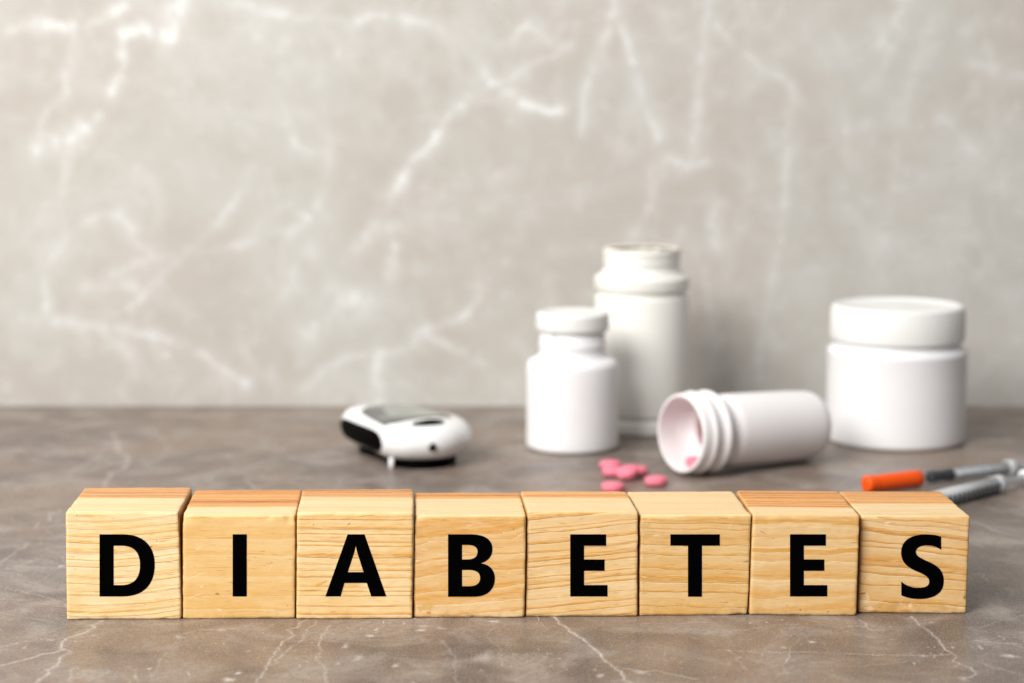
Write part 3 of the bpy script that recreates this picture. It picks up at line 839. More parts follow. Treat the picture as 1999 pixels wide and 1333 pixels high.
MARKS = [
    [(-16, 17.5, 0.4, 0.15, 0, DK, 0.5), (-9, 9.6, 1.0, 0.45, 0, OC, 0.5), (13, 7.0, 3.5, 0.6, 5, OC, 0.3), (-12, 27, 3.2, 0.3, -4, OC, 0.5), (13.5, 27, 1.5, 0.25, 6, OC, 0.6)],
    [(-14.5, 14.8, 4.8, 0.10, 22, LT, 0.9), (-14.3, 8.2, 3.6, 0.10, 21, LT, 0.8), (-13.2, 24.4, 1.0, 0.22, 25, LT, 0.8), (-12.4, 11.2, 0.6, 0.3, 10, LT, 0.9), (-6.5, 3.2, 0.9, 0.35, -15, LT, 0.8), (11.0, 18.0, 1.6, 0.12, 60, LT, 0.5), (16.5, 4.6, 0.3, 0.2, 0, DK, 0.5), (-4, 28, 8, 0.35, 2, OC, 0.4), (6, 22.5, 4, 0.12, -3, (0.45, 0.2, 0.07), 0.6), (-8, 17.8, 7, 0.12, 1, (0.45, 0.2, 0.07), 0.5), (1, 12.5, 4, 0.14, 2, (0.45, 0.2, 0.07), 0.5), (9, 8.0, 5, 0.12, 1, (0.45, 0.2, 0.07), 0.35)],
    [(-11, 12.4, 2.0, 0.45, 22, OC, 0.7), (-13.3, 32.6, 0.25, 0.2, 0, DK, 0.8), (-1.5, 32.8, 0.7, 0.25, 30, DK, 0.6), (4.5, 35.6, 3.0, 0.18, 4, DK, 0.5), (-15, 30.0, 4.5, 0.08, -16, RD, 0.25)],
    [(-14.5, 3.8, 3.0, 1.3, 15, OC, 0.55), (-13.5, 1.8, 1.0, 0.5, 0, (0.4, 0.16, 0.05), 0.6), (15.0, 30.6, 0.25, 0.25, 0, DK, 0.7), (-13, 26.4, 1.2, 0.12, 0, LT, 0.9), (-15, 23.6, 1.3, 0.14, -2, LT, 0.9), (0.2, 31.8, 1.2, 0.12, 4, LT, 0.9), (-17.8, 19.8, 1.2, 0.18, 0, LT, 0.9), (11.8, 29.5, 0.4, 0.2, 30, LT, 0.9), (13.5, 15.5, 0.3, 0.2, 30, LT, 0.8), (10.4, 29.0, 0.25, 0.15, 0, LT, 0.9)],
    [(8.4, 12.0, 0.5, 0.2, 80, LT, 0.9), (-6, 30, 0.9, 0.3, 30, OC, 0.4), (-1.5, 0.6, 4, 0.2, 2, DK, 0.5), (14, 1.0, 4, 0.35, 4, (0.5, 0.2, 0.04), 0.6)],
    [(-13, 27.8, 1.1, 0.14, 0, LT, 0.9), (-16.8, 13.5, 0.9, 0.14, -20, LT, 0.9), (12, 31, 1.6, 0.12, 60, LT, 0.5), (-18, 20, 0.4, 0.15, 20, LT, 0.9), (-17, 31.5, 2.4, 0.9, 0, (0.55, 0.33, 0.12), 0.5), (17, 31.5, 2.4, 0.7, 0, (0.5, 0.3, 0.1), 0.5), (-3, 2.2, 16, 1.8, 1, OC, 0.35)],
    [(-14.0, 28.8, 1.4, 0.12, -27, RD, 0.8), (18.0, 31.4, 0.3, 0.12, 0, RD, 0.7), (17.5, 26.5, 1.0, 0.6, 0, (0.75, 0.42, 0.05), 0.7), (17.0, 25.4, 1.4, 0.12, 0, (0.3, 0.14, 0.05), 0.7), (1.0, 31.8, 4.5, 0.10, 1, LT, 0.7), (4.0, 30.6, 3.5, 0.10, -2, LT, 0.7), (10.0, 26.6, 1.6, 0.10, 0, (0.7, 0.3, 0.1), 0.6), (16.3, 15.3, 1.5, 0.10, 25, LT, 0.7), (18.0, 23.0, 0.35, 0.15, 20, (0.5, 0.05, 0.03), 0.9), (8.5, 1.4, 0.5, 0.25, 30, DK, 0.5)],
    [(-16.3, 4.6, 1.3, 2.0, -25, LT, 0.55), (-14.6, 1.8, 1.6, 0.7, 0, LT, 0.45), (-17.0, 6.9, 1.2, 0.35, 10, (0.35, 0.12, 0.03), 0.8), (-4.2, 3.0, 1.5, 1.1, 30, LT, 0.55), (-0.8, 2.6, 0.7, 1.4, -20, LT, 0.5), (-2.6, 0.9, 2.0, 0.4, 0, (0.45, 0.13, 0.08), 0.6), (-6.5, 2.2, 6.0, 2.2, 0, (0.62, 0.32, 0.06), 0.55), (6.0, 3.4, 8.0, 1.1, -2, (0.62, 0.32, 0.06), 0.5), (-9.3, 31.6, 1.2, 0.25, 5, LT, 0.8), (11.0, 31.0, 0.4, 0.15, 30, LT, 0.8), (17.6, 5.6, 0.5, 0.35, 30, DK, 0.6), (-16.5, 12.2, 0.5, 0.2, 45, RD, 0.5), (4.4, 21.0, 3.8, 0.12, -6, LT, 0.8)],
]
BLOCK_LABELS = [
    'cream pine block with black letter D, leftmost of the row',
    'smooth pine block with black letter I between D and A, dark red brown top',
    'ridged pine block with black letter A',
    'pine block with black letter B between A and E',
    'ridged pine block with black letter E between B and T',
    'pine block with black letter T and an all pale top',
    'pine block with black letter E between T and S, dark striped top',
    'pine block with black letter S and a scuffed lower edge, rightmost of the row',
]
DENTS = [
    [(19, -20.5, 36, 2.2, 0.5)],
    [(10.2, -21.2, 35.2, 1.2, 0.55), (17.5, -21, 35, 2.6, 0.9), (-18, -21, 35, 2.5, 0.5), (-12, -21.3, 3.0, 0.0, 0.0)],
    [(-6, -19, 36.5, 1.5, 0.25)],
    [(-18, -19, 35, 2.6, 0.5), (1.5, -19, 0.3, 1.0, 0.4)],
    [(-6.5, -17.1, 36.1, 1.1, 0.35)],
    [(-17, -20, 34.5, 3.0, 0.35), (16, -20, 0, 3.5, 0.5)],
    [(-4.8, -19.9, 34.6, 1.3, 0.4), (-2.5, -19.9, 34.8, 1.4, 0.3), (-14, -19.9, 34.6, 4, 0.25)],
    [(-9.5, -20.76, 31.5, 0.9, 0.35), (-16.5, -20.8, 4.5, 1.8, 0.45), (-15, -20.8, 1.5, 1.6, 0.35), (-4.5, -20.8, 2.0, 2.0, 0.4), (-1.5, -20.8, 3.0, 1.3, 0.3), (18, -20.7, 5.6, 0.8, 0.4)],
]
for i, (ch, (bx, by), yaw, w, d, h, dl, dr, skew, contours) in enumerate(BLOCKS):
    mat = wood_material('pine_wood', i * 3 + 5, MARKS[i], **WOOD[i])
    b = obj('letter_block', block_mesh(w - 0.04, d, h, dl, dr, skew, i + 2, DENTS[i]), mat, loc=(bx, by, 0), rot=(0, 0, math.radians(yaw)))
    tag(b, BLOCK_LABELS[i], 'wooden block', 'wooden letter blocks standing in a row')
    obj('letter', letter_mesh(contours, -(d / 2 + 0.07) * MM), ink.m, parent=b, smooth=False)

# ------------------------------------------------------------------ containers
white = plain('white_plastic', (0.86, 0.86, 0.88), 0.42, 0.4, bump=0.05)
white_cap = plain('white_cap_plastic', (0.84, 0.85, 0.84), 0.38, 0.4)
warm_white = plain('warm_white_plastic', (0.84, 0.835, 0.795), 0.5, 0.35, bump=0.05)
cream = plain('cream_seal', (0.83, 0.78, 0.68), 0.7, 0.2)

# small bottle with snap cap
e = bpy.data.objects.new('small_pill_bottle', None)
COL.objects.link(e)
e.location = (0.0291, 1.0252, 0)
tag(e, 'small white closed bottle with a flat snap cap in front of the tall open bottle', 'bottle')
prof = [(0, 1.2), (15, 1.2), (17, 0.0), (19.5, 0.0)] + arc(19.4, 2.8, 2.8, -80, 0, 6) + [(22.15, 8), (22.15, 30), (22.15, 39.5)] + \
    arc(17.9, 39.7, 4.2, 5, 78, 8) + [(17.2, 44.6), (16.4, 45.4), (15.9, 47), (15.8, 49.2), (16.2, 49.8), (16.2, 51.0), (15.7, 51.6), (15.7, 58.0), (14.6, 58.2), (14.6, 40), (0, 40)]
obj('bottle_body', lathe(prof), white, parent=e)
capp = [(0, 57.2), (16.4, 57.2), (17.2, 57.5)] + arc(16.6, 58.8, 1.0, -50, 0, 3) + [(17.6, 61.5), (17.5, 64.0)] + arc(15.6, 64.4, 1.9, 0, 80, 6) + [(14.8, 66.5), (14.2, 66.15), (8, 66.0), (0, 66.0)]
obj('snap_cap', lathe(capp, rfun=lambda a, r, z: 0.9 * math.exp(-((a - 4.1) / 0.09) ** 2) if 57.4 < z < 60 and r > 16 else 0), white_cap, parent=e)

# tall open bottle
e = bpy.data.objects.new('tall_open_bottle', None)
COL.objects.link(e)
e.location = (0.0653, 1.0772, 0)
tag(e, 'tall off-white open bottle without lid, tallest container, standing behind the small bottle', 'bottle')
prof = [(0, 1.5), (19, 1.5), (21, 0.0), (22.6, 0.0)] + arc(22.5, 1.3, 1.3, -80, 0, 4) + [(23.8, 6.2), (23.5, 6.9), (22.2, 7.4), (22.1, 8.4), (23.4, 8.8), (23.6, 10), (23.6, 40), (23.6, 67.2)] + \
    [(23.3, 68.2), (22.3, 69.0), (22.1, 70.0), (22.4, 70.8), (23.5, 71.6), (23.8, 73), (23.8, 76.5)] + arc(22.3, 76.9, 1.5, 0, 60, 4) + \
    [(20.8, 79.4), (19.4, 81.2), (18.9, 82.6), (18.7, 84.2), (19.3, 84.9), (19.5, 85.8), (19.1, 86.7), (18.8, 87.4), (19.3, 88.1), (19.5, 89.2), (19.3, 90.8)] + \
    arc(18.5, 91.2, 0.8, 0, 180, 6) + [(17.6, 88), (17.4, 82), (21.5, 74), (21.8, 10), (0, 9)]
obj('bottle_body', lathe(prof), warm_white, parent=e)
# torn rest of the foil seal stuck to the rim
rs = random.Random(3)
sealr = [rs.uniform(-1, 1) for _ in range(40)]
def tear(a, r, z):
    q = a / (2 * math.pi) * 40
    i = int(q) % 40
    f = q - int(q)
    return (sealr[i] * (1 - f) + sealr[(i + 1) % 40] * f) * (0.9 if r < 17 else 0.12)
obj('seal_rest', lathe([(15.9, 91.7), (17.8, 92.25), (18.9, 92.1), (19.2, 91.8), (18.9, 91.85), (17.8, 92.0), (15.9, 91.4), (15.9, 91.7)], 120, tear), cream, parent=e)

# wide jar with ribbed lid
e = bpy.data.objects.new('wide_jar', None)
COL.objects.link(e)
e.location = (0.1888, 1.0450, 0)
tag(e, 'wide white jar with a ribbed screw lid at the right', 'jar')
prof = [(0, 1.4), (28, 1.4), (30, 0.0), (31.4, 0.0)] + arc(31.0, 2.9, 2.9, -80, 0, 6) + [(33.95, 8), (33.95, 30), (33.95, 43.5)] + arc(30.9, 43.9, 3.1, 0, 70, 7) + \
    [(31.2, 47.6), (30.9, 48.6), (30.9, 60), (0, 60)]
obj('jar_body', lathe(prof, 128), white, parent=e)
NR = 110
def ribs(a, r, z):
    if r > 31.0 and 51.6 < z < 65.0:
        return 0.18 * (0.5 + 0.5 * math.cos(a * NR)) - 0.09
    return 0.0
lidp = [(0, 50.4), (31.6, 50.4), (32.3, 50.5), (32.6, 50.9), (32.6, 51.5), (32.65, 51.8), (32.6, 56), (32.5, 64.6), (32.3, 65.1)] + arc(30.2, 65.4, 2.1, 10, 85, 7) + \
    [(29.8, 67.6), (28.9, 67.5), (28.2, 66.9), (27.4, 66.6), (14, 66.4), (3, 66.4), (2.2, 66.6), (0, 66.7)]
lid = obj('screw_lid', lathe(lidp, NR * 6, ribs), white_cap, parent=e)

# lying open bottle
TH = math.radians(32.0)
AX = Vector((math.cos(TH), math.sin(TH), 0))
e = bpy.data.objects.new('lying_pill_bottle', None)
COL.objects.link(e)
START = Vector((0.0758, 0.9545, 0.0))
e.location = START
e.rotation_euler = (0, 0, TH)
tag(e, 'white open bottle lying on its side with its threaded mouth towards the pink pills', 'bottle')
pp = [(16.7, 0.2)] + arc(17.3, 0.6, 0.6, 180, 300, 4) + [(18.2, 0.35), (18.4, 1.0), (18.2, 4.4), (18.3, 5.0), (19.1, 5.7), (19.4, 6.6), (19.1, 7.5), (18.1, 8.2), (17.9, 9.0), (17.9, 11.2), (18.2, 12.0),
     (19.2, 12.8), (19.5, 13.8), (19.2, 14.8), (18.0, 15.5), (16.8, 16.2), (16.0, 17.4), (15.8, 18.6), (16.2, 20.2), (16.8, 21.7), (17.4, 23.3), (17.6, 25)] + \
    [(17.5, 45), (17.3, 60), (17.1, 65)] + arc(9.6, 68.0, 7.4, 6, 88, 10) + [(6, 75.4), (0, 74.6), (0, 73.4), (9, 73.6), (14, 70), (15.7, 64), (16.2, 27), (15.9, 22), (13.2, 19.6), (13.0, 17.4), (14.4, 16.2), (16.2, 14), (16.6, 8), (16.7, 0.2)]
pp = [(r_ * (0.978 if z_ < 20 else 0.955), z_ * 1.045) for r_, z_ in pp]
m = lathe(pp, 112)
bmesh.ops.rotate(m, verts=m.verts, cent=(0, 0, 0), matrix=Matrix.Rotation(math.radians(90), 3, 'Y'))
bmesh.ops.rotate(m, verts=m.verts, cent=(0, 0, 0), matrix=Matrix.Rotation(math.radians(2.3), 3, 'Y'))
bmesh.ops.translate(m, verts=m.verts, vec=(0, 0, 19.45 * MM))
lying = plain('milky_white_plastic', (0.87, 0.85, 0.86), 0.35, 0.45, bump=0.04)
obj('bottle_body', m, lying, parent=e)

# ------------------------------------------------------------------ pills
pk = NT('pink_pill_coating')
v = pk.coords('Object')
pk.l(pk.mix(pk.mapr(pk.noise(v, 400.0, 3.0), 0.35, 0.65), (0.80, 0.165, 0.245), (0.84, 0.225, 0.31)), pk.b.inputs['Base Color'])
pk.b.inputs['Roughness'].default_value = 0.42
pk.l(pk.bump(pk.noise(v, 1500.0, 2.0), 0.15, 0.0001), pk.b.inputs['Normal'])
PR, PH = 5.1, 4.4
pprof = [(0, 0)] + [(PR * math.sin(t) * 0.985, PH / 2 - (PH / 2 - 0.9) * math.cos(t) ** 1.0 - 0.9) for t in (0.2, 0.45, 0.7, 0.95, 1.2, 1.45)] + [(PR, PH / 2 - 0.7), (PR, PH / 2 + 0.7)] + \
    [(PR * math.sin(t) * 0.985, PH / 2 + (PH / 2 - 0.9) * math.cos(t) + 0.9) for t in (1.45, 1.2, 0.95, 0.7, 0.45, 0.2)] + [(0, PH)]
pm = lathe(pprof, 40)
pill_me = bpy.data.meshes.new('pill')
pm.to_mesh(pill_me)
pm.free()
PILLS = [
    (0.0452, 0.9700, 0.0, 0, 0, 'pink pill farthest from the blocks, at the back left of the pile'),
    (0.0458, 0.9545, 0.0, 0, 0, 'pink pill at the left of the pile, below the farthest one'),
    (0.0519, 0.9430, 0.0022, 12, -14, 'pink pill in the middle of the pile, propped on its neighbours'),
    (0.0564, 0.9560, 0.0, 0, 0, 'pink pill at the right of the pile, behind the middle one'),
    (0.0636, 0.9330, 0.0, 0, 0, 'single pink pill apart at the right, nearest the lying bottle'),
    (0.0440, 0.9195, 0.0, 0, 0, 'pink pill half hidden by the top of the E block'),
]
for x, y, z, rx, ry, lab in PILLS:
    o = obj('pink_pill', pill_me, pk.m, loc=(x, y, z), rot=(math.radians(rx), math.radians(ry), 0))
    tag(o, lab, 'pill', 'pink pills')
def in_bottle(t, side, up):
    return START + AX * t + Vector((-AX.y, AX.x, 0)) * side + Vector((0, 0, up))
for (t, s, u, rx, ry, lab) in [
    (0.0085, -0.0010, 0.0036, 4, 0, 'pink pill lying just inside the mouth of the lying bottle'),
    ]:
    o = obj('pink_pill', pill_me, pk.m, loc=in_bottle(t, s, u), rot=(math.radians(rx), math.radians(ry), 0.4))
    tag(o, lab, 'pill', 'pink pills')
hr = random.Random(12)
for layer in range(5):
    u = 0.0042 + layer * 0.0047
    half = math.sqrt(max(0.0, 0.0150 ** 2 - (u - 0.0185) ** 2)) - 0.0045
    tt = 0.0262 + layer * 0.0016
    while tt < 0.047:
        ns = max(1, int(2 * half / 0.0098) + 1)
        for q in range(ns):
            s = (q - (ns - 1) / 2) * 0.0102 if ns > 1 else 0.0
            if abs(s) > half + 0.002:
                continue
            o = obj('pink_pill', pill_me, pk.m, loc=in_bottle(tt + hr.uniform(-0.0012, 0.0012), s + hr.uniform(-0.0005, 0.0005), u - 0.0022 + hr.uniform(0, 0.0012)),
                    rot=(hr.uniform(-0.25, 0.25), hr.uniform(-0.3, 0.3), hr.uniform(0, 3)))
            tag(o, 'pink pill in the shaded heap deep inside the lying bottle', 'pill', 'pink pills heaped in the lying bottle')
        tt += 0.0104

# ------------------------------------------------------------------ glucose meter
def closed_spline(P, n):
    P = np.array(P, float)
    m_ = len(P)
    out = []
    for t in np.linspace(0, m_, n, endpoint=False):
        i = int(t)
        f = t - i
        p0, p1, p2, p3 = P[(i - 1) % m_], P[i % m_], P[(i + 1) % m_], P[(i + 2) % m_]
        out.append(0.5 * ((2 * p1) + (-p0 + p2) * f + (2 * p0 - 5 * p1 + 4 * p2 - p3) * f * f + (-p0 + 3 * p1 - 3 * p2 + p3) * f ** 3))
    return np.array(out)


MO = Vector((-0.051, 0.992, 0))
MSHIFT = Vector((0, 0.005, 0))
FOOT = [(-82.5, 1017), (-78.5, 1004), (-70.0, 985), (-61.5, 969.5), (-57.0, 964.5), (-47, 960.0), (-34, 961.0), (-24.5, 968), (-18.8, 981), (-20.5, 996), (-29, 1012), (-43, 1026), (-58, 1033), (-72, 1033), (-80.5, 1027)]
NOUT = 240
OUTL = closed_spline([((x / 1000 - MO.x), (y / 1000 - MO.y)) for x, y in FOOT], NOUT)
CEN = OUTL.mean(0)
def ring(inset, z, tilt=0.0):
    d = OUTL - CEN
    L = np.hypot(d[:, 0], d[:, 1])[:, None]
    q = CEN + d * (1 - inset / L)
    zz = np.full(NOUT, z)
    zz = zz + tilt * (q[:, 0] + q[:, 1] * 0.3)
    return np.stack([q[:, 0], q[:, 1], zz], -1)
LEV = [(0.0105, 0.0036), (0.0078, 0.0038), (0.0044, 0.0051), (0.0018, 0.0072), (0.0004, 0.0098), (0.0, 0.0122), (0.0007, 0.0150), (0.0022, 0.0173), (0.0044, 0.0190), (0.0070, 0.0199), (0.0100, 0.0205), (0.014, 0.0210), (0.019, 0.0214), (0.024, 0.0215)]
def body_point(i, z):
    """point on the side of the meter at outline index i, height z"""
    for (a, za), (b, zb) in zip(LEV, LEV[1:]):
        if za <= z <= zb:
            f = (z - za) / (zb - za)
            ins = a + (b - a) * f
            d = OUTL[i % NOUT] - CEN
            L = np.hypot(*d)
            q = CEN + d * (1 - ins / L)
            return Vector((q[0], q[1], z))
    return Vector((OUTL[i % NOUT][0], OUTL[i % NOUT][1], z))


def top_z(x, y):
    """height of the meter's top at local x, y"""
    d = np.array([x, y]) - CEN
    L = np.hypot(*d)
    if L < 1e-6:
        return LEV[-1][1]
    a = OUTL - CEN
    u = d / L
    k_ = int(np.argmax((a @ u) / np.hypot(a[:, 0], a[:, 1])))
    ins = np.hypot(*a[k_]) - L
    lv = LEV[5:]
    for (p, zp), (q, zq) in zip(lv, lv[1:]):
        if p <= ins <= q:
            return zp + (zq - zp) * (ins - p) / (q - p)
    return LEV[-1][1] if ins > 0 else LEV[5][1]


e = bpy.data.objects.new('glucose_meter', None)
COL.objects.link(e)
e.location = MO + MSHIFT
tag(e, 'rounded white blood glucose meter with grey screen and black test port end', 'glucose meter')
bm = bmesh.new()
prev = None
for ins, z in LEV:
    rg = [bm.verts.new(p) for p in ring(ins, z)]
    if prev:
        for k_ in range(NOUT):
            bm.faces.new((prev[k_], prev[(k_ + 1) % NOUT], rg[(k_ + 1) % NOUT], rg[k_]))
    else:
        bm.faces.new(list(reversed(rg)))
    prev = rg
cv = bm.verts.new((CEN[0], CEN[1], LEV[-1][1]))
for k_ in range(NOUT):
    bm.faces.new((prev[k_], prev[(k_ + 1) % NOUT], cv))
bmesh.ops.recalc_face_normals(bm, faces=bm.faces)
gloss_white = plain('glossy_white_plastic', (0.84, 0.845, 0.85), 0.22, 0.5)
black_pl = plain('black_plastic', (0.0012, 0.0012, 0.0012), 0.5, 0.02)
obj('case', bm, gloss_white, parent=e)
# black port patch wrapped over the left end
def patch(i0, i1, lo, hi, off, nu=40, nv=10):
    P = np.zeros((nu, nv, 3))
    for a in range(nu):
        s = a / (nu - 1)
        i = i0 + (i1 - i0) * s
        bulge = (1 - abs(2 * s - 1) ** 5)
        zl, zh = lo(s), hi(s)
        zm = (zl + zh) / 2
        for b in range(nv):
            z = zm + (zl + (zh - zl) * b / (nv - 1) - zm) * max(0.02, bulge)
            ii = int(math.floor(i))
            f = i - ii
            p = body_point(ii, z).lerp(body_point(ii + 1, z), f)
            d = Vector((p.x - CEN[0], p.y - CEN[1], 0)).normalized()
            P[a, b] = p + d * off
    return grid_mesh('patch', P)
def idx(t):
    return int(t / len(FOOT) * NOUT)
obj('test_port_cover', patch(idx(-0.2), idx(3.45), lambda s: 0.0064 - 0.0004 * s, lambda s: 0.0160 + 0.0008 * s, 0.00035), black_pl, parent=e)
# side hole
hc = body_point(idx(5.85), 0.0112)
bmh = lathe([(0, 0.2), (1.6, 0.2), (1.75, 0.3), (1.85, 0.45), (1.85, -1.0), (0, -1.0)], 32)
ho = obj('side_hole', bmh, black_pl, parent=e, loc=hc + Vector((0, -0.0002, 0)), rot=(math.radians(84), 0, math.radians(-3)))
# screen: polygon laid on the domed top
def draped(name, poly, off, mat, parent, n=20, thick=0.0003):
    bm = bmesh.new()
    P = closed_spline(poly, 64) if len(poly) > 4 else np.array(poly)
    c = P.mean(0)
    rings = []
    for s in np.linspace(1, 0.05, n):
        rings.append([bm.verts.new((q[0], q[1], top_z(q[0], q[1]) + (off if s < 0.99 else -thick))) for q in (c + (P - c) * s)])
    for a, b in zip(rings, rings[1:]):
        for k_ in range(len(P)):
            bm.faces.new((a[k_], a[(k_ + 1) % len(P)], b[(k_ + 1) % len(P)], b[k_]))
    bm.faces.new(rings[-1])
    bmesh.ops.recalc_face_normals(bm, faces=bm.faces)
    return obj(name, bm, mat, parent=parent)
def densify(P, n=14):
    out = []
    for a, b in zip(P, P[1:] + P[:1]):
        for i in range(n):
            f = i / n
            out.append((a[0] + (b[0] - a[0]) * f, a[1] + (b[1] - a[1]) * f))
    return out
scr = NT('grey_lcd_window')
v = scr.coords('Object')
scr.l(scr.mix(scr.mapr(scr.noise(v, 45.0, 2.0), 0.35, 0.65), (0.04, 0.042, 0.044), (0.07, 0.072, 0.072)), scr.b.inputs['Base Color'])
scr.b.inputs['Roughness'].default_value = 0.12
scr.b.inputs['Coat Weight'].default_value = 0.6
SP = [(-72.5, 1003), (-59.2, 971), (-52.5, 971.2), (-44, 976.5), (-36, 982), (-27.5, 983), (-29, 994), (-37, 1009), (-49, 1019), (-62, 1019), (-70.5, 1012)]
draped('screen', closed_spline([(x / 1000 - MO.x, y / 1000 - MO.y) for x, y in densify(SP, 3)], 90), 0.00025, scr.m, e)
refl = NT('painted_screen_reflection')  # pale reflection on the right of the screen, painted as a panel
v = refl.coords('Object')
refl.l(refl.mix(refl.mapr(refl.noise(v, 60.0, 2.0), 0.35, 0.65), (0.30, 0.31, 0.28), (0.38, 0.39, 0.355)), refl.b.inputs['Base Color'])
refl.b.inputs['Roughness'].default_value = 0.2
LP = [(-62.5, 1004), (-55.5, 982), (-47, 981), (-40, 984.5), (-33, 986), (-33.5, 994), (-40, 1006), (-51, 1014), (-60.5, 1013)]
draped('screen_reflection', closed_spline([(x / 1000 - MO.x, y / 1000 - MO.y) for x, y in densify(LP, 3)], 80), 0.00042, refl.m, e)
BT = [(-46.4, 966.9), (-42, 971.5), (-36.5, 975.0), (-31.0, 974.4), (-33.0, 969.8), (-39.5, 966.6)]
draped('button', [(x / 1000 - MO.x, y / 1000 - MO.y) for x, y in BT], 0.0009, black_pl, e, 8)
# black base, also shaped to stand in for the shadow beneath; feet
bm = bmesh.new()
sub = ring(0.0098, 0) + np.array([0.0016, -0.0042, 0])
lo_ = [bm.verts.new((p[0], p[1], 0.0004)) for p in sub]
hi_ = [bm.verts.new((p[0], p[1], 0.0040)) for p in sub]
for k_ in range(NOUT):
    bm.faces.new((lo_[k_], lo_[(k_ + 1) % NOUT], hi_[(k_ + 1) % NOUT], hi_[k_]))
bm.faces.new(list(reversed(lo_)))
bm.faces.new(hi_)
obj('base', bm, black_pl, parent=e)
for (fx, fy) in [(-55.4, 967.0), (-30, 975.5), (-70, 1018), (-36, 1011)]:
    obj('foot', lathe([(0, 0), (0.9, 0), (1.2, 0.3), (1.2, 5.0), (0, 5.0)], 24), gloss_white, parent=e, loc=(fx / 1000 - MO.x, fy / 1000 - MO.y, 0))

# ------------------------------------------------------------------ syringes
def clear_plastic(name, opac, tint):
    k = NT(name)
    tr = k.n('ShaderNodeBsdfTransparent')
    tr.inputs['Color'].default_value = (0.93, 0.94, 0.95, 1)
    k.b.inputs['Base Color'].default_value = tint + (1,)
    k.b.inputs['Roughness'].default_value = 0.18
    mx = k.n('ShaderNodeMixShader')
    lw = k.n('ShaderNodeLayerWeight')
    lw.inputs['Blend'].default_value = 0.35
    f = k.math('ADD', k.math('MULTIPLY', k.math('POWER', lw.outputs['Facing'], 2.0), 0.34), opac, clamp=True)
    k.l(f, mx.inputs[0])
    k.l(tr.outputs[0], mx.inputs[1])
    k.l(k.b.outputs[0], mx.inputs[2])
    k.l(mx.outputs[0], k.out.inputs['Surface'])
    return k.m


clear = clear_plastic('clear_barrel_plastic', 0.02, (0.62, 0.64, 0.66))
milky = clear_plastic('milky_barrel_plastic', 0.46, (0.76, 0.78, 0.80))
frost = clear_plastic('frosted_plastic', 0.45, (0.80, 0.81, 0.83))
orange = plain('orange_cap_plastic', (0.88, 0.095, 0.003), 0.35, 0.4)
rubber = plain('black_rubber', (0.008, 0.008, 0.009), 0.5, 0.3)


def along_x(bm, zc):
    bmesh.ops.rotate(bm, verts=bm.verts, cent=(0, 0, 0), matrix=Matrix.Rotation(math.radians(90), 3, 'Y'))
    bmesh.ops.translate(bm, verts=bm.verts, vec=(0, 0, zc * MM))
    return bm


def box_bm(x0, x1, y0, y1, z0, z1, bev=0.3):
    bm = bmesh.new()
    bmesh.ops.create_cube(bm, size=1.0)
    for vv in bm.verts:
        vv.co = Vector(((x0 + x1) / 2 + vv.co.x * (x1 - x0), (y0 + y1) / 2 + vv.co.y * (y1 - y0), (z0 + z1) / 2 + vv.co.z * (z1 - z0))) * MM
    bmesh.ops.bevel(bm, geom=list(bm.edges), offset=bev * MM, segments=2, affect='EDGES')
    return bm


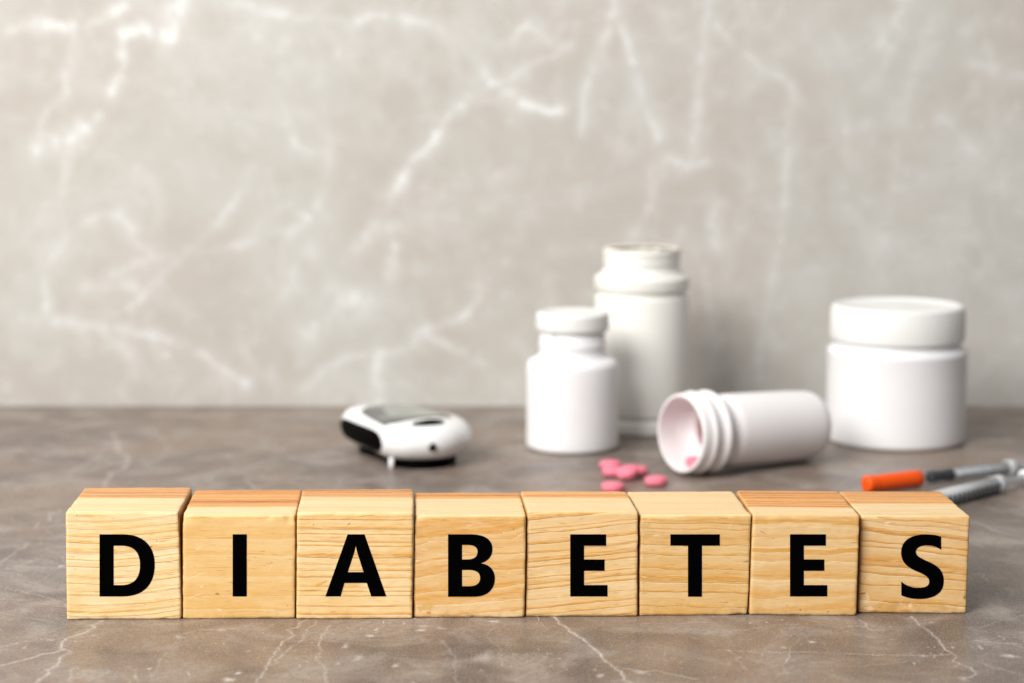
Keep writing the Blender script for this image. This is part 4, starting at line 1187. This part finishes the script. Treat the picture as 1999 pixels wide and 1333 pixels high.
def syringe(loc, ang, label, cap_l, barrel_l, r, stop, thumb, ticks, wing, grade_all, tube_mat):
    e = bpy.data.objects.new('insulin_syringe', None)
    COL.objects.link(e)
    e.location = loc
    e.rotation_euler = (0, 0, ang)
    tag(e, label, 'syringe', 'insulin syringes')
    zc = 3.85
    # needle cap: flared closed end, ribbed taper
    cp = [(0, 0.0), (2.9, 0.0), (3.6, 0.4), (3.75, 1.2), (3.7, 4.6), (3.5, 5.6), (3.6, 6.3), (3.6, cap_l - 4), (3.65, cap_l - 0.6), (2.9, cap_l), (2.2, cap_l), (0, cap_l)]
    obj('needle_cap', along_x(lathe(cp, 48, lambda a, rr, z: 0.12 * math.cos(a * 12) if 6 < z < cap_l - 1 else 0), zc), orange, parent=e)
    b0 = cap_l + 4.5
    hub = [(0, cap_l), (1.5, cap_l), (1.6, cap_l + 2.5), (2.4, cap_l + 3.6), (r - 0.2, b0), (0, b0)]
    obj('hub', along_x(lathe(hub, 40), zc), tube_mat, parent=e)
    b1 = b0 + barrel_l
    tube = [(r - 0.35, b0), (r, b0), (r, b1), (r - 0.35, b1), (r - 0.35, b0)]
    obj('barrel', along_x(lathe(tube, 48), zc), tube_mat, parent=e)
    # stopper with two sealing rings and a cone nose
    s0, s1 = b0 + stop[0], b0 + stop[1]
    rr = r - 0.4
    st = [(0, s0 - 2.0), (0.8, s0 - 1.6), (rr - 0.5, s0), (rr, s0 + 0.5), (rr, s0 + 1.8), (rr - 0.55, s0 + 2.4), (rr - 0.55, s1 - 2.4), (rr, s1 - 1.8), (rr, s1 - 0.4), (rr - 0.4, s1), (0, s1)]
    obj('stopper', along_x(lathe(st, 40), zc), rubber, parent=e)
    # flange wings and reinforced end of the barrel
    obj('barrel_collar', along_x(lathe([(r - 0.5, b1 - 1), (r + 0.35, b1 - 1), (r + 0.35, b1 + 4.5), (r - 0.5, b1 + 4.5), (r - 0.5, b1 - 1)], 48), zc), frost, parent=e)
    obj('finger_flange', box_bm(b1 + 0.5, b1 + 2.3, -wing, wing, zc - 3.1, zc + 3.1, 0.5), clear, parent=e)
    # plunger: cross shaped rod and thumb pad
    obj('plunger_rod', box_bm(s1 - 0.1, b1 + thumb, -0.5, 0.5, zc - 2.0, zc + 2.0, 0.15), frost, parent=e)
    obj('plunger_rod', box_bm(s1 - 0.1, b1 + thumb, -2.0, 2.0, zc - 0.45, zc + 0.45, 0.15), frost, parent=e)
    obj('thumb_pad', along_x(lathe([(0, b1 + thumb), (3.2, b1 + thumb), (3.5, b1 + thumb + 0.4), (3.5, b1 + thumb + 1.6), (3.2, b1 + thumb + 2), (0, b1 + thumb + 2)], 40), zc), white, parent=e)
    # printed scale: dashes wrapped on the near side of the barrel
    for q in range(ticks[0]):
        x = b0 + ticks[1] + q * ticks[2]
        long_ = (q % 5 == 0) or grade_all
        a0, a1 = (-110, 25) if grade_all else ((-62, 38) if long_ else (-40, 22))
        n = 10
        P = np.zeros((2, n, 3))
        for s in range(n):
            a = math.radians(a0 + (a1 - a0) * s / (n - 1))
            for t_, dx in enumerate((-ticks[3] / 2, ticks[3] / 2)):
                P[t_, s] = ((x + dx) * MM, -math.cos(a) * (r + 0.06) * MM, (zc + math.sin(a) * (r + 0.06)) * MM)
        obj('scale_mark', grid_mesh('scale_mark', P), ink.m, parent=e)
    return e


syringe((0.1533, 0.9165, 0), math.radians(28.0), 'insulin syringe with orange needle cap and black stopper, farther of the two',
        30.0, 45.0, 3.25, (0.6, 13.0), 24.0, (24, 17.0, 1.15, 0.22), 4.6, False, clear)
syringe((0.1452, 0.8535, 0), math.radians(44.0), 'clear insulin syringe with black scale marks, nearer one partly behind the S block',
        30.0, 55.0, 3.5, (8.0, 16.0), 22.0, (15, 6.0, 3.4, 1.8), 5.2, True, milky)
